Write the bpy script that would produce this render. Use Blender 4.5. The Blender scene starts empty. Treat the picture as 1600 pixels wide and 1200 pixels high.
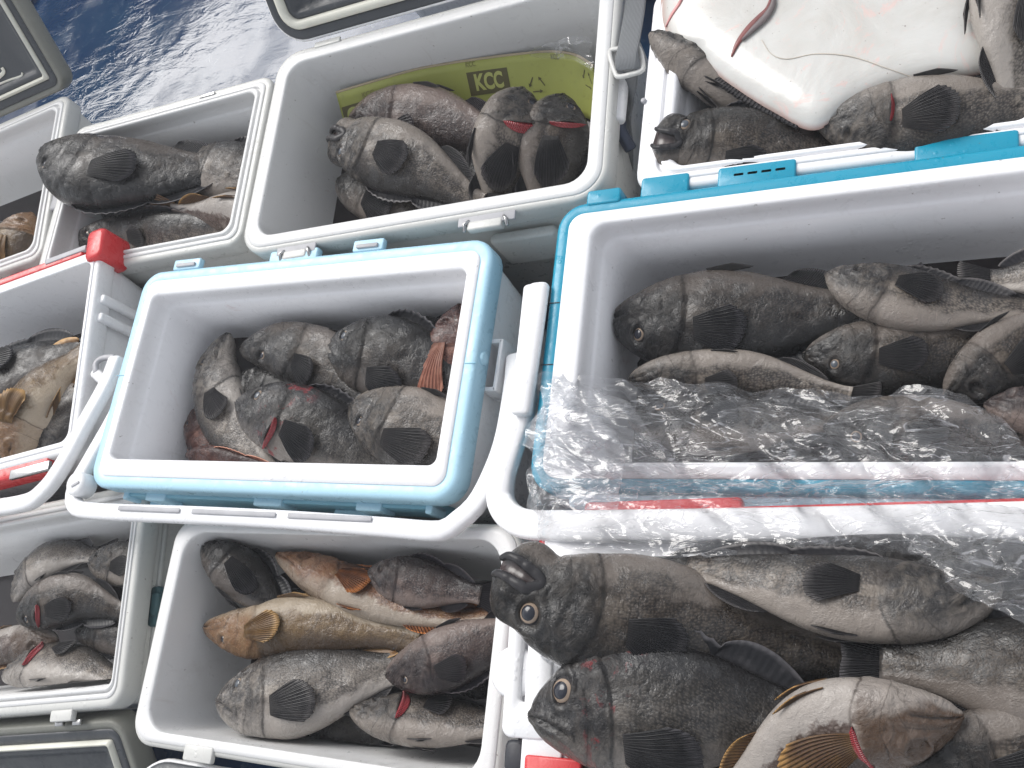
import bpy, math, random
from mathutils import Vector, Matrix, noise
random.seed(7)
# ------------------------------------------------------------------ camera
F = 1508.53                       # focal length in pixels of a 1600 px wide frame
n0 = Vector((0.5229601, 0.39756631, 1)).normalized()      # straight down, in camera axes (right, down, forward)
ZZ = -n0
x0 = Vector((math.cos(-0.09997), -math.sin(-0.09997), 0))
XX = (x0 - x0.dot(ZZ)*ZZ).normalized()
YY = ZZ.cross(XX)
H = 1.35
def ray(u, v):
    c = Vector((u-800, v-600, F)); return Vector((XX.dot(c), YY.dot(c), ZZ.dot(c)))
def P(u, v, z):
    d = ray(u, v); t = (z-H)/d.z; return Vector((d.x*t, d.y*t, z))
def camdir(i):
    e = Vector((0, 0, 0)); e[i] = 1; return Vector((XX.dot(e), YY.dot(e), ZZ.dot(e)))
S = bpy.context.scene; C = S.collection
cam = bpy.data.objects.new('camera', bpy.data.cameras.new('camera')); C.objects.link(cam)
r_, d_, f_ = camdir(0), camdir(1), camdir(2)
M3 = Matrix((r_, -d_, -f_)).transposed()
cam.matrix_world = Matrix.Translation((0, 0, H)) @ M3.to_4x4()
cam.data.sensor_width = 36; cam.data.lens = 36*F/1600; cam.data.clip_end = 300; cam.data.clip_start = .02
S.camera = cam
# ------------------------------------------------------------------ light
dd = ray(210, 70).normalized(); az_ = math.atan2(dd.y, dd.x); ELEV = math.asin(-dd.z/dd.length)+math.radians(17)      # the low edge of the bright cloud is mirrored in the wet deck there
sunv = Vector((math.cos(ELEV)*math.cos(az_), math.cos(ELEV)*math.sin(az_), math.sin(ELEV))); AZ = math.atan2(sunv.x, sunv.y)
w = bpy.data.worlds.new('World'); S.world = w; w.use_nodes = True
nt = w.node_tree; bg = nt.nodes['Background']
sky = nt.nodes.new('ShaderNodeTexSky'); sky.sky_type = 'NISHITA'; sky.sun_disc = False
sky.sun_elevation = ELEV; sky.sun_rotation = AZ; sky.dust_density = 1.5; sky.air_density = 1.0; sky.ozone_density = 1
hs = nt.nodes.new('ShaderNodeHueSaturation'); hs.inputs['Saturation'].default_value = .20
nt.links.new(sky.outputs[0], hs.inputs['Color']); nt.links.new(hs.outputs[0], bg.inputs['Color'])
bg.inputs['Strength'].default_value = .15
sl = bpy.data.lights.new('sun', 'SUN'); sl.energy = 1.5; sl.angle = math.radians(34); sl.color = (1, .97, .93)
so = bpy.data.objects.new('sun', sl); C.objects.link(so)
so.rotation_euler = (-sunv).to_track_quat('-Z', 'Y').to_euler(); so.location = sunv*20
S.view_settings.view_transform = 'Standard'; S.view_settings.look = 'None'
S.view_settings.exposure = 0.64; S.view_settings.gamma = 1
# ------------------------------------------------------------------ object helpers
def tag(o, label=None, cat=None, group=None, kind=None):
    if label: o['label'] = label
    if cat: o['category'] = cat
    if group: o['group'] = group
    if kind: o['kind'] = kind
    return o
def empty(name, loc, rz=0):
    o = bpy.data.objects.new(name, None); C.objects.link(o); o.location = loc; o.rotation_euler = (0, 0, rz)
    o.empty_display_size = .05; return o
def mk(name, verts, faces, mats, parent=None, smooth=True, fm=None, uvs=None, inv=None):
    """mesh object; verts in world coordinates when inv (the parent's inverse matrix) is given"""
    me = bpy.data.meshes.new(name)
    if inv is not None: verts = [inv @ Vector(v) for v in verts]
    me.from_pydata([tuple(v) for v in verts], [], faces)
    if not isinstance(mats, (list, tuple)): mats = [mats]
    for m in mats: me.materials.append(m)
    if fm: me.polygons.foreach_set('material_index', fm)
    if smooth: me.polygons.foreach_set('use_smooth', [True]*len(me.polygons))
    if uvs:
        for nm, lst in uvs.items():
            l = me.uv_layers.new(name=nm)
            vi = [0]*len(me.loops); me.loops.foreach_get('vertex_index', vi)
            flat = []
            for i in vi: flat += [lst[i][0], lst[i][1]]
            l.data.foreach_set('uv', flat)
    me.update()
    o = bpy.data.objects.new(name, me); C.objects.link(o)
    if parent: o.parent = parent
    return o
def rrect(hx, hy, r, z, cx=0, cy=0, n=7):
    r = min(r, hx*.999, hy*.999); pts = []
    for (sx, sy, a0) in ((1, 1, 0), (-1, 1, 90), (-1, -1, 180), (1, -1, 270)):
        for k in range(n+1):
            a = math.radians(a0+90*k/n)
            pts.append(Vector((cx+sx*(hx-r)+r*math.cos(a), cy+sy*(hy-r)+r*math.sin(a), z)))
    return pts
class MB:
    def __init__(s): s.v = []; s.f = []; s.m = []
    def sweep(s, rings, c0=False, c1=False, closed=True, m=0):
        b = len(s.v); n = len(rings[0])
        for r in rings: s.v += r
        for i in range(len(rings)-1):
            for j in range(n if closed else n-1):
                k = (j+1) % n
                s.f.append((b+i*n+j, b+i*n+k, b+(i+1)*n+k, b+(i+1)*n+j)); s.m.append(m)
        if c0: s.f.append(tuple(b+j for j in range(n))[::-1]); s.m.append(m)
        if c1: s.f.append(tuple(b+(len(rings)-1)*n+j for j in range(n))); s.m.append(m)
        return s
    def box(s, c, h, bev=.002, m=0, rot=None):
        """bevelled box: centre, half sizes"""
        rs = []
        r = min(bev*1.5, min(h[0], h[1])*.9)
        for (ins, z) in ((bev, -h[2]), (bev*.3, -h[2]+bev*.3), (0, -h[2]+bev), (0, h[2]-bev), (bev*.3, h[2]-bev*.3), (bev, h[2])):
            q = rrect(h[0]-ins, h[1]-ins, r, z, n=2)
            if rot: q = [rot @ p for p in q]
            rs.append([p+Vector(c) for p in q])
        return s.sweep(rs, True, True, m=m)
    def tube(s, path, rx, ry=None, up=Vector((0, 0, 1)), n=14, m=0, ends=True, power=2.6):
        ry = ry or rx; rs = []
        for i, p in enumerate(path):
            t = (path[min(i+1, len(path)-1)]-path[max(i-1, 0)]).normalized()
            a = up.cross(t)
            if a.length < 1e-4: a = Vector((1, 0, 0)).cross(t)
            a.normalize(); b = t.cross(a); q = []
            X = rx(i/(len(path)-1)) if callable(rx) else rx
            Y = ry(i/(len(path)-1)) if callable(ry) else ry
            for k in range(n):
                an = 2*math.pi*k/n; cs, sn = math.cos(an), math.sin(an)
                q.append(p + a*(X*math.copysign(abs(cs)**(2/power), cs)) + b*(Y*math.copysign(abs(sn)**(2/power), sn)))
            rs.append(q)
        if ends:
            def sh(q, k, off): 
                c = sum(q, Vector())/len(q); return [c+(p-c)*k+off for p in q]
            t0 = (path[0]-path[1]).normalized(); t1 = (path[-1]-path[-2]).normalized(); e = min(rs[0][0].length*0+.4*(ry if not callable(ry) else ry(0)), .004)
            rs = [sh(rs[0], .6, t0*e), sh(rs[0], .9, t0*e*.7)]+rs+[sh(rs[-1], .9, t1*e*.7), sh(rs[-1], .6, t1*e)]
        return s.sweep(rs, ends, ends, m=m)
    def build(s, name, mats, parent=None, smooth=True, inv=None):
        return mk(name, s.v, s.f, mats, parent, smooth, s.m, inv=inv)
def crom(pts, n):
    """Catmull-Rom through pts, n even steps"""
    pts = [Vector(p) for p in pts]
    e = [pts[0]*2-pts[1]]+pts+[pts[-1]*2-pts[-2]]; out = []
    for i in range(1, len(e)-2):
        for k in range(24):
            t = k/24; a, b, c, d = e[i-1:i+3]
            out.append(.5*((2*b)+(c-a)*t+(2*a-5*b+4*c-d)*t*t+(3*b-a-3*c+d)*t**3))
    out.append(pts[-1].copy())
    L = [0]
    for i in range(1, len(out)): L.append(L[-1]+(out[i]-out[i-1]).length)
    res = []; j = 0
    for k in range(n+1):
        s = L[-1]*k/n
        while j < len(L)-2 and L[j+1] < s: j += 1
        f = (s-L[j])/max(L[j+1]-L[j], 1e-9); res.append(out[j].lerp(out[j+1], min(1, f)))
    return res, L[-1]
def smooth_shade(o, ang=35):
    me = o.data
    try: me.set_sharp_from_angle(angle=math.radians(ang))
    except Exception: pass
def sst(a, b, x):
    t = max(0, min(1, (x-a)/(b-a))); return t*t*(3-2*t)
def lut(tab, x):
    if x <= tab[0][0]: return tab[0][1]
    for i in range(len(tab)-1):
        if x <= tab[i+1][0]:
            # monotone-ish smooth interpolation
            x1, y1 = tab[i]; x2, y2 = tab[i+1]; x0_, y0_ = tab[max(i-1, 0)]; x3, y3 = tab[min(i+2, len(tab)-1)]
            m1 = (y2-y0_)/(x2-x0_) if x2 > x0_ else 0; m2 = (y3-y1)/(x3-x1) if x3 > x1 else 0
            h = x2-x1; t = (x-x1)/h
            return (2*t**3-3*t*t+1)*y1+(t**3-2*t*t+t)*h*m1+(-2*t**3+3*t*t)*y2+(t**3-t*t)*h*m2
    return tab[-1][1]
# ------------------------------------------------------------------ materials
class NT:
    def __init__(s, name):
        s.mat = bpy.data.materials.new(name); s.mat.use_nodes = True; s.t = s.mat.node_tree
        s.b = s.t.nodes['Principled BSDF']; s.out = s.t.nodes['Material Output']
    def n(s, typ, **kw):
        x = s.t.nodes.new('ShaderNode'+typ)
        for k, v in kw.items():
            if k.startswith('i_'):
                x.inputs[k[2:].replace('_', ' ')].default_value = v
            else: setattr(x, k, v)
        return x
    def l(s, a, b): s.t.links.new(a, b)
    def mix(s, fac, a, b, mode='MIX'):
        x = s.t.nodes.new('ShaderNodeMix'); x.data_type = 'RGBA'; x.blend_type = mode
        for sock, val in ((x.inputs[0], fac), (x.inputs[6], a), (x.inputs[7], b)):
            if hasattr(val, 'is_output'): s.l(val, sock)
            elif isinstance(val, (int, float)): sock.default_value = val
            else: sock.default_value = (*val, 1)
        return x.outputs[2]
    def math(s, op, a, b=0, c=0):
        x = s.t.nodes.new('ShaderNodeMath'); x.operation = op
        for i, val in enumerate((a, b, c)):
            if hasattr(val, 'is_output'): s.l(val, x.inputs[i])
            else: x.inputs[i].default_value = val
        return x.outputs[0]
    def ramp(s, fac, a, b, lo=0., hi=1.):
        x = s.t.nodes.new('ShaderNodeMapRange'); x.interpolation_type = 'SMOOTHSTEP'
        s.l(fac, x.inputs[0]); x.inputs[1].default_value = a; x.inputs[2].default_value = b
        x.inputs[3].default_value = lo; x.inputs[4].default_value = hi; return x.outputs[0]
    def noise(s, vec, scale, detail=3, rough=.5, dist=0):
        x = s.t.nodes.new('ShaderNodeTexNoise'); x.inputs['Scale'].default_value = scale; x.inputs['Detail'].default_value = detail
        x.inputs['Roughness'].default_value = rough; x.inputs['Distortion'].default_value = dist
        if vec is not None: s.l(vec, x.inputs['Vector'])
        return x.outputs['Fac']
    def bump(s, hgt, strength=.3, dist=.001, normal=None):
        x = s.t.nodes.new('ShaderNodeBump'); x.inputs['Strength'].default_value = strength; x.inputs['Distance'].default_value = dist
        s.l(hgt, x.inputs['Height'])
        if normal is not None: s.l(normal, x.inputs['Normal'])
        return x.outputs[0]
def plastic(name, col, rough=.32, dirt=(.45, .42, .38), dirt_amt=.22, grain=.15, blood=0.):
    m = NT(name); tc = m.n('TexCoord').outputs['Object']
    a = m.noise(tc, 9, 6, .62); b = m.noise(tc, 60, 5, .7, .6)
    fac = m.math('MULTIPLY', m.ramp(a, .5, .78), m.ramp(b, .38, .75)); fac = m.math('MULTIPLY', fac, dirt_amt)
    spots = m.ramp(m.noise(tc, 130, 2, .5), .735, .77)
    c = m.mix(fac, col, dirt); c = m.mix(m.math('MULTIPLY', spots, .55*min(1, dirt_amt*3)), c, (.16, .13, .11))
    # faint dried streaks
    mp = m.n('Mapping'); mp.inputs['Scale'].default_value = (4, 5, .6); m.l(tc, mp.inputs[0])
    st = m.ramp(m.noise(mp.outputs[0], 14, 5, .7), .58, .8)
    c = m.mix(m.math('MULTIPLY', st, dirt_amt*.8), c, dirt)
    if blood:
        bs_ = m.math('MULTIPLY', m.ramp(m.noise(tc, 16, 6, .7, 1.5), .60, .72), m.ramp(m.noise(tc, 5, 2), .45, .6)); c = m.mix(m.math('MULTIPLY', bs_, blood), c, (.33, .12, .09))
    m.l(c, m.b.inputs['Base Color'])
    m.l(m.ramp(b, .3, .75, rough*.65, rough*1.5), m.b.inputs['Roughness'])
    m.b.inputs['Specular IOR Level'].default_value = .45
    drops = m.n('TexVoronoi'); drops.inputs['Scale'].default_value = 95; m.l(tc, drops.inputs[0])
    msk = m.ramp(m.noise(tc, 17, 2), .5, .62)
    dh = m.math('MULTIPLY', m.ramp(drops.outputs['Distance'], .30, .12), msk)
    nb = m.bump(m.noise(tc, 420, 2), grain, .0006)
    nb = m.bump(dh, .35, .0012, nb)
    m.l(nb, m.b.inputs['Normal'])
    return m.mat
def simple(name, col, rough=.5, metal=0., bump=0., bscale=200, var=.0):
    m = NT(name); tc = m.n('TexCoord').outputs['Object']
    c = m.mix(m.math('MULTIPLY', m.ramp(m.noise(tc, 25, 5, .65), .35, .75), var), col, tuple(min(1, x*.45) for x in col))
    m.l(c, m.b.inputs['Base Color']); m.b.inputs['Roughness'].default_value = rough; m.b.inputs['Metallic'].default_value = metal
    if bump: m.l(m.bump(m.noise(tc, bscale, 4), bump, .001), m.b.inputs['Normal'])
    return m.mat
MW = plastic('white_plastic', (.80, .80, .81)); MWG = plastic('warm_white_plastic', (.58, .58, .555), .36, dirt_amt=.4)
MLIN = plastic('liner_white', (.87, .87, .885), .35, dirt_amt=.3, blood=.45); MLG = plastic('liner_grey', (.71, .71, .705), .4, dirt_amt=.45, blood=.35)
MLB = plastic('light_blue_plastic', (.42, .66, .79), .35, (.2, .35, .45), .2); MTEAL = plastic('teal_plastic', (.004, .27, .41), .33, (.05, .2, .3), .25)
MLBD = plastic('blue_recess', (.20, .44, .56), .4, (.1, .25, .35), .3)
MRED = plastic('red_plastic', (.60, .035, .04), .3, (.3, .05, .05), .2)
MDARK = plastic('dark_grey_plastic', (.045, .050, .057), .42, (.2, .2, .2), .35); MCREAM = simple('cream_gasket', (.72, .71, .62), .45, var=.2, bump=.1)
MKHAKI = plastic('khaki_edge', (.20, .20, .175), .45, (.1, .1, .1), .3)
MGAS = simple('gasket_grey', (.42, .42, .44), .5, var=.3); MSTEEL = simple('steel', (.45, .45, .45), .25, 1, .1, 90, .5)
MRUB = simple('dark_teal_rubber', (.03, .09, .10), .5, var=.3, bump=.3); MNAVY = simple('black_rubber', (.02, .022, .03), .5, bump=.2)
MSCREW = simple('screw_dark', (.05, .06, .09), .35, .6)
def gap_shade_mat():
    m = NT('gap_shade_dark'); tc = m.n('TexCoord').outputs['Object']  # near-black colour standing in for shade in the gaps
    m.l(m.mix(m.noise(tc, 12, 5, .6, 1.), (.012, .011, .012), (.030, .020, .020)), m.b.inputs['Base Color']); m.b.inputs['Roughness'].default_value = .08
    m.b.inputs['IOR'].default_value = 1.33; m.l(m.bump(m.noise(tc, 40, 3), .2, .002), m.b.inputs['Normal']); return m.mat
MGAPSHADE = gap_shade_mat()
def strap_mat():
    m = NT('grey_webbing'); tc = m.n('TexCoord').outputs['Object']
    wv = m.n('TexWave'); wv.inputs['Scale'].default_value = 160; wv.inputs['Distortion'].default_value = 1.5; m.l(tc, wv.inputs[0])
    c = m.mix(m.math('MULTIPLY', wv.outputs['Fac'], .5), (.20, .21, .22), (.09, .095, .10)); m.l(c, m.b.inputs['Base Color'])
    m.b.inputs['Roughness'].default_value = .75; m.l(m.bump(wv.outputs['Fac'], .6, .001), m.b.inputs['Normal']); return m.mat
MSTRAP = strap_mat()
# ------------------------------------------------------------------ deck
def deck_mat():
    m = NT('wet_blue_deck'); tc = m.n('TexCoord').outputs['Object']
    a = m.noise(tc, 3.2, 8, .62, .5)
    c = m.mix(m.ramp(a, .35, .7), (.005, .028, .085), (.010, .045, .105))
    scuff = m.ramp(m.noise(tc, 22, 9, .75, 1.2), .56, .72); c = m.mix(m.math('MULTIPLY', scuff, .55), c, (.13, .18, .23))
    m.l(c, m.b.inputs['Base Color'])
    # standing water: smooth film in the hollows, choppy on its margins
    pud = m.ramp(m.noise(tc, 2.3, 5, .55, .3), .40, .50)
    m.l(m.math('SUBTRACT', .30, m.math('MULTIPLY', pud, .22)), m.b.inputs['Roughness'])
    m.b.inputs['IOR'].default_value = 1.43; m.b.inputs['Coat Weight'].default_value = .04; m.b.inputs['Coat Roughness'].default_value = .05; m.b.inputs['Coat IOR'].default_value = 1.4
    mp = m.n('Mapping'); mp.inputs['Rotation'].default_value = (0, 0, .7); mp.inputs['Scale'].default_value = (1, 2.4, 1); m.l(tc, mp.inputs[0])
    rip = m.noise(mp.outputs[0], 13, 4, .62, .8)
    amt = m.ramp(m.noise(tc, 3.0, 3, .5), .42, .62, .15, 1.0)
    h1 = m.math('MULTIPLY', rip, amt)
    nb = m.bump(h1, .5, .0048); nb = m.bump(m.noise(tc, 90, 4, .6), .07, .0005, nb)
    m.l(nb, m.b.inputs['Normal']); m.l(nb, m.b.inputs['Coat Normal'])
    return m.mat
n_ = 60; G = []
for j in range(n_+1):
    for i in range(n_+1):
        G.append(((i/n_-.5)*8, (j/n_-.5)*8+1.0, 0))
mk('ground', G, [(j*(n_+1)+i, j*(n_+1)+i+1, (j+1)*(n_+1)+i+1, (j+1)*(n_+1)+i) for j in range(n_) for i in range(n_)], deck_mat())
tag(bpy.data.objects['ground'], kind='structure')
q_ = P(225, 62, 0); el_ = math.asin(-ray(225, 62).normalized().z); ah = Vector((sunv.x, sunv.y, 0)).normalized(); cW = q_+ah*2.6; hW = 2.6*math.tan(el_)  # unseen wall added so its mirror image darkens part of the deck
b = MB(); b.box((0, 0, hW/2), (3.0, .08, hW/2), .02); b.box((0, -.02, hW+.03), (3.0, .12, .03), .012)
o = b.build('unseen_reflected_wall', simple('navy_reflection_paint', (.006, .022, .075), .35, var=.5, bump=.2, bscale=12)); o.location = (cW.x, cW.y, 0); o.rotation_euler = (0, 0, math.atan2(ah.y, ah.x)-math.pi/2)
tag(o, 'unseen navy wall added for its dark reflection in the wet deck', 'wall')
# ------------------------------------------------------------------ coolers
BX = {}
def cooler(key, label, corners, zr, name='cooler', group=None, body=None, band=None, liner=None, rimw=(.035, .045), inner_r=.025, outer_r=.05,
           band_h=.035, band_w=.012, depth=.19, taper=.03, gasket=True, step=True):
    q = [P(u, v, zr) for u, v in corners]                 # TL TR BR BL
    c = sum(q, Vector())/4
    ex = ((q[1]-q[0])+(q[2]-q[3]))/2; ey = ((q[0]-q[3])+(q[1]-q[2]))/2
    th = math.atan2(ex.y, ex.x)*.6+(math.atan2(ey.y, ey.x)-math.pi/2)*.4
    hx, hy = ex.length/2, ey.length/2
    root = empty(name, (c.x, c.y, 0), th); tag(root, label, 'cooler', group)
    zb = .006
    b = MB(); bt = .012
    zt = zr-band_h
    rs = []
    for (ins, z, rr_) in ((bt+.022, zb, .03), (bt+.016, zb+.004, .035), (bt+.012, zb+.02, .04), (bt+.004, zt*.55, .045), (bt+.003, zt*.55+.003, .045), (bt+.001, zt*.55+.006, .045), (bt*.5+.002, zt, outer_r-.004), (bt, zt+.004, outer_r-.005)):
        rs.append(rrect(hx-ins, hy-ins, rr_, z))
    b.sweep(rs, True); b.build('body', body, root)
    b = MB(); w = band_w
    rs = [rrect(hx-i, hy-i, outer_r-i, z) for i, z in ((bt+.001, zt+.002), (.003, zt), (.001, zt+.0015), (0, zt+.004), (0, zr-.006), (.001, zr-.003), (.003, zr-.001), (.006, zr), (w, zr), (w+.002, zr-.001), (w+.003, zr-.004))]
    b.sweep(rs); b.build('trim' if band is not body else 'rim_shell', band, root)
    ix, iy = hx-rimw[0], hy-rimw[1]
    def mid(f, r):
        return (hx-w)*(1-f)+ix*f, (hy-w)*(1-f)+iy*f, r
    prof = []
    up = .004 if step else .0
    rr0 = outer_r-w
    for f, z in ((0.02, zr-.004), (.03, zr+.0005), (.05, zr+.0015), (.40, zr+.0015), (.43, zr+.001), (.45, zr-.003), (.58, zr-.003), (.60, zr+.001), (.63, zr+.0015+up*.3), (.90, zr+.0015+up*.3), (.97, zr), (1.0, zr-.004), (1.01, zr-.012)):
        if not gasket and .4 < f < .62: continue
        X, Y, _ = mid(f, 0); prof.append(rrect(X, Y, rr0*(1-f)+inner_r*f, z))
    zl = zr-.03
    if step:
        prof += [rrect(ix-.0005, iy-.0005, inner_r, zl), rrect(ix-.003, iy-.003, inner_r, zl-.003), rrect(ix-.006, iy-.006, inner_r, zl-.005)]
    o = .006 if step else .001
    zf = zr-depth
    prof += [rrect(ix-o-taper*.5, iy-o-taper*.5, inner_r+.01, (zl+zf)/2), rrect(ix-o-taper*.9, iy-o-taper*.9, inner_r+.012, zf+.03), rrect(ix-o-taper-.004, iy-o-taper-.004, inner_r+.012, zf+.012),
             rrect(ix-o-taper-.013, iy-o-taper-.013, inner_r+.008, zf+.003), rrect(ix-o-taper-.03, iy-o-taper-.03, inner_r, zf)]
    b = MB(); b.sweep(prof, False, True); lo = b.build('liner', liner, root)
    inv = Matrix.Rotation(-th, 4, 'Z') @ Matrix.Translation((-c.x, -c.y, 0))
    if key != 'B11':
        dw = {'B4': .12, 'B10': .10, 'B2': .125}.get(key, .15); kk = taper*dw/depth
        g = MB(); g.sweep([rrect((ix-o-kk)*q, (iy-o-kk)*q, inner_r+.008, zr-dw) for q in (1.0, .6, .2)], False, True); g.build('gap_shade_sheet', MGAPSHADE, root)  # dark sheet hides the floor; its colour stands in for shade between fish
    B = dict(root=root, c=c, th=th, hx=hx, hy=hy, ix=ix-o, iy=iy-o, zr=zr, zf=zf, taper=taper, depth=depth, inv=inv, mat=inv.inverted())
    BX[key] = B
    return B
def loc(B, u, v, z): return B['inv'] @ P(u, v, z)
def block(B, name, mat, x, y, z, h, bev=.002, parent=None):
    b = MB(); b.box((x, y, z), h, bev); return b.build(name, mat, parent or B['root'])
GR = 'open coolers set side by side on the wet deck'
B1 = cooler('B1', 'off-white cooler cut by the left edge under the dark open lid, tan fish inside', [(-330, 300), (103, 197), (52, 430), (-330, 520)], .30, 'cooler', GR, MWG, MWG, MLG, rimw=(.03, .03), outer_r=.03, inner_r=.02, depth=.17)
B2 = cooler('B2', 'small off-white cooler with a dark fish head resting over its left rim', [(112, 205), (435, 108), (369, 385), (56, 436)], .30, 'cooler', GR, MWG, MWG, MLG, rimw=(.033, .03), outer_r=.03, inner_r=.02, depth=.17, taper=.015)
B3 = cooler('B3', 'large off-white cooler with the yellow-green printed board against its inner wall', [(432, 88), (976, -65), (943, 310), (376, 396)], .36, 'cooler', GR, MWG, MWG, MLG, rimw=(.03, .028), outer_r=.045, inner_r=.03, depth=.20, taper=.02, band_w=.008, gasket=False, step=False)
B4 = cooler('B4', 'white cooler with teal front band holding the big white flatfish', [(1026, -20), (1700, -170), (1668, 190), (984, 325)], .37, 'cooler', GR, MW, MW, MLIN, rimw=(.045, .03), outer_r=.03, inner_r=.022, depth=.18)
B5 = cooler('B5', 'white cooler with red corner caps and long yellow-brown fish, at the left edge', [(-420, 555), (157, 447), (95, 760), (-420, 800)], .34, 'cooler', GR, MW, MW, MLIN, rimw=(.018, .022), outer_r=.025, inner_r=.018, depth=.18, gasket=False, step=False)
B6 = cooler('B6', 'light blue rimmed white cooler full of dark fish, next to the red-cornered one', [(222, 432), (784, 361), (700, 788), (140, 757)], .36, 'cooler', GR, MW, MLB, MLIN, rimw=(.035, .045), outer_r=.035, inner_r=.012, band_w=.017, depth=.21, taper=.01, gasket=False)
B7 = cooler('B7', 'big white cooler with bright teal rim half covered by clear plastic', [(868, 338), (1790, 178), (1760, 772), (826, 775)], .38, 'cooler', GR, MW, MTEAL, MLIN, rimw=(.05, .035), outer_r=.035, inner_r=.02, band_w=.016, depth=.17, taper=.01, gasket=False)
B8 = cooler('B8', 'off-white cooler in the lower left with red-gilled fish and a dark teal side latch', [(-330, 822), (240, 808), (163, 1142), (-330, 1112)], .30, 'cooler', GR, MWG, MWG, MLG, rimw=(.022, .03), outer_r=.03, inner_r=.012, depth=.17)
B9 = cooler('B9', 'pale grey-lined cooler with orange and grey fish, lower middle', [(275, 812), (832, 815), (765, 1245), (200, 1168)], .34, 'cooler', GR, MWG, MWG, MLG, rimw=(.026, .02), outer_r=.035, inner_r=.035, depth=.17, taper=.025, band_w=.006, gasket=False, step=False)
B10 = cooler('B10', 'red-banded white cooler heaped with the biggest fish, lower right', [(838, 788), (1900, 783), (1900, 1640), (800, 1560)], .42, 'cooler', GR, MW, MRED, MLIN, rimw=(.05, .056), outer_r=.03, inner_r=.02, band_w=.008, depth=.18, gasket=False)
B11 = cooler('B11', 'light blue cooler corner just showing between the strap buckle and the flatfish cooler', [(640, -520), (1120, -600), (1090, -150), (620, -60)], .22, 'cooler', GR, MW, MLB, MLIN, depth=.15)
# ---- light-blue cooler details
def details6():
    B = B6; R = B['root']; hx, hy, zr = B['hx'], B['hy'], B['zr']
    yf = -hy
    # lower front skirt of the blue trim with recesses
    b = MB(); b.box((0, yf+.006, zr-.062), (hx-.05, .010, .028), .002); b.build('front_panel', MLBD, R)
    for x0_, x1_ in ((-hx+.045, -hx+.055), (-.25+.02, -.19), (-.02, .03), (.155, .195), (hx-.06, hx-.05)):
        b = MB(); b.box(((x0_+x1_)/2, yf-.002, zr-.050), (abs(x1_-x0_)/2, .008, .018), .0015); b.build('catch_block', MLB, R)
    for xc in (-.22, .13):
        b = MB(); b.box((xc, yf-.010, zr-.066), (.032, .006, .003), .001); b.build('catch_ledge', MLB, R)
    # back edge tabs
    for xc, wd in ((-.235, .028), (.115, .026)):
        b = MB(); b.box((xc, hy+.008, zr-.006), (wd, .009, .005), .0015); b.build('hinge_tab', MLB, R)
        b = MB(); b.box((xc, hy+.006, zr+.0005), (wd*.7, .003, .002), .0008); b.build('hinge_pin', MGAS, R)
    b = MB(); b.box((-.02, hy+.004, zr-.008), (.045, .010, .0065), .002); b.build('hinge_tab', MLB, R)
    # side bracket, screw
    p = loc(B, 779, 560, zr-.06)
    b = MB()
    for dy, dx, hh in ((.033, 0, (.010, .003, .022)), (-.033, 0, (.010, .003, .022))): b.box((hx+.004, .01+dy, zr-.055), hh, .0012)
    b.box((hx+.013, .01, zr-.055), (.003, .036, .022), .0012); b.build('handle_bracket', MW, R)
    b = MB(); b.tube([Vector((hx-.004, .012, zr-.016)), Vector((hx+.002, .012, zr-.016))], .0065, n=16, power=2); b.build('screw', MSCREW, R)
    b = MB(); b.tube([Vector((hx-.002, .012, zr-.016)), Vector((hx+.001, .012, zr-.016))], .0095, n=16, power=2); b.build('screw_collar', MLB, R)
    # seam on the band
    for sx in (-1, 1):
        b = MB(); b.box((sx*(hx-.008), 0.0, zr+.0002), (.008, .0006, .0006), .0002); b.build('seam', MLBD, R)
details6()
def pxpath(lst, n=60): return crom([P(*a) for a in lst], n)[0]
def handle(B, name, mat, lst, rx, ry, n=90, slots=None):
    b = MB(); path = [B['inv'] @ p for p in pxpath(lst, n)]
    b.tube(path, rx, ry, n=18, power=3.5); return b.build(name, mat, B['root'])
h6 = handle(B6, 'handle', MW, [(205, 600, .33), (178, 655, .335), (140, 722, .345), (118, 762, .35), (118, 790, .355), (150, 799, .36), (300, 805, .362), (450, 813, .362), (600, 824, .362), (685, 830, .362), (712, 817, .36), (745, 787, .355), (772, 735, .345), (790, 680, .335), (803, 600, .32), (806, 560, .31)], .0125, .009)
b = MB()
p0 = B6['inv'] @ P(124, 757, .362)
b.tube([p0+Vector((-.0, .0, -.016)), p0+Vector((0, 0, .006))], .019, n=24, power=2, up=Vector((0, 1, 0))); hb = b.build('handle_pivot', MW, B6['root'])
b = MB(); b.box(p0+Vector((.004, -.002, .010)), (.008, .0022, .0015), .0008, rot=Matrix.Rotation(.5, 3, 'Z')); b.build('pivot_slot', MGAS, B6['root'])
for (u0, u1) in ((185, 280), (300, 430), (450, 580)):
    a_, c_ = B6['inv'] @ P(u0, 792+(u0-150)*.045, .3725), B6['inv'] @ P(u1, 792+(u1-150)*.045, .3725)
    b = MB(); b.tube([a_.lerp(c_, k/6) for k in range(7)], .0035, .0008, n=10); b.build('handle_groove', MGAS, B6['root'])
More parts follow.
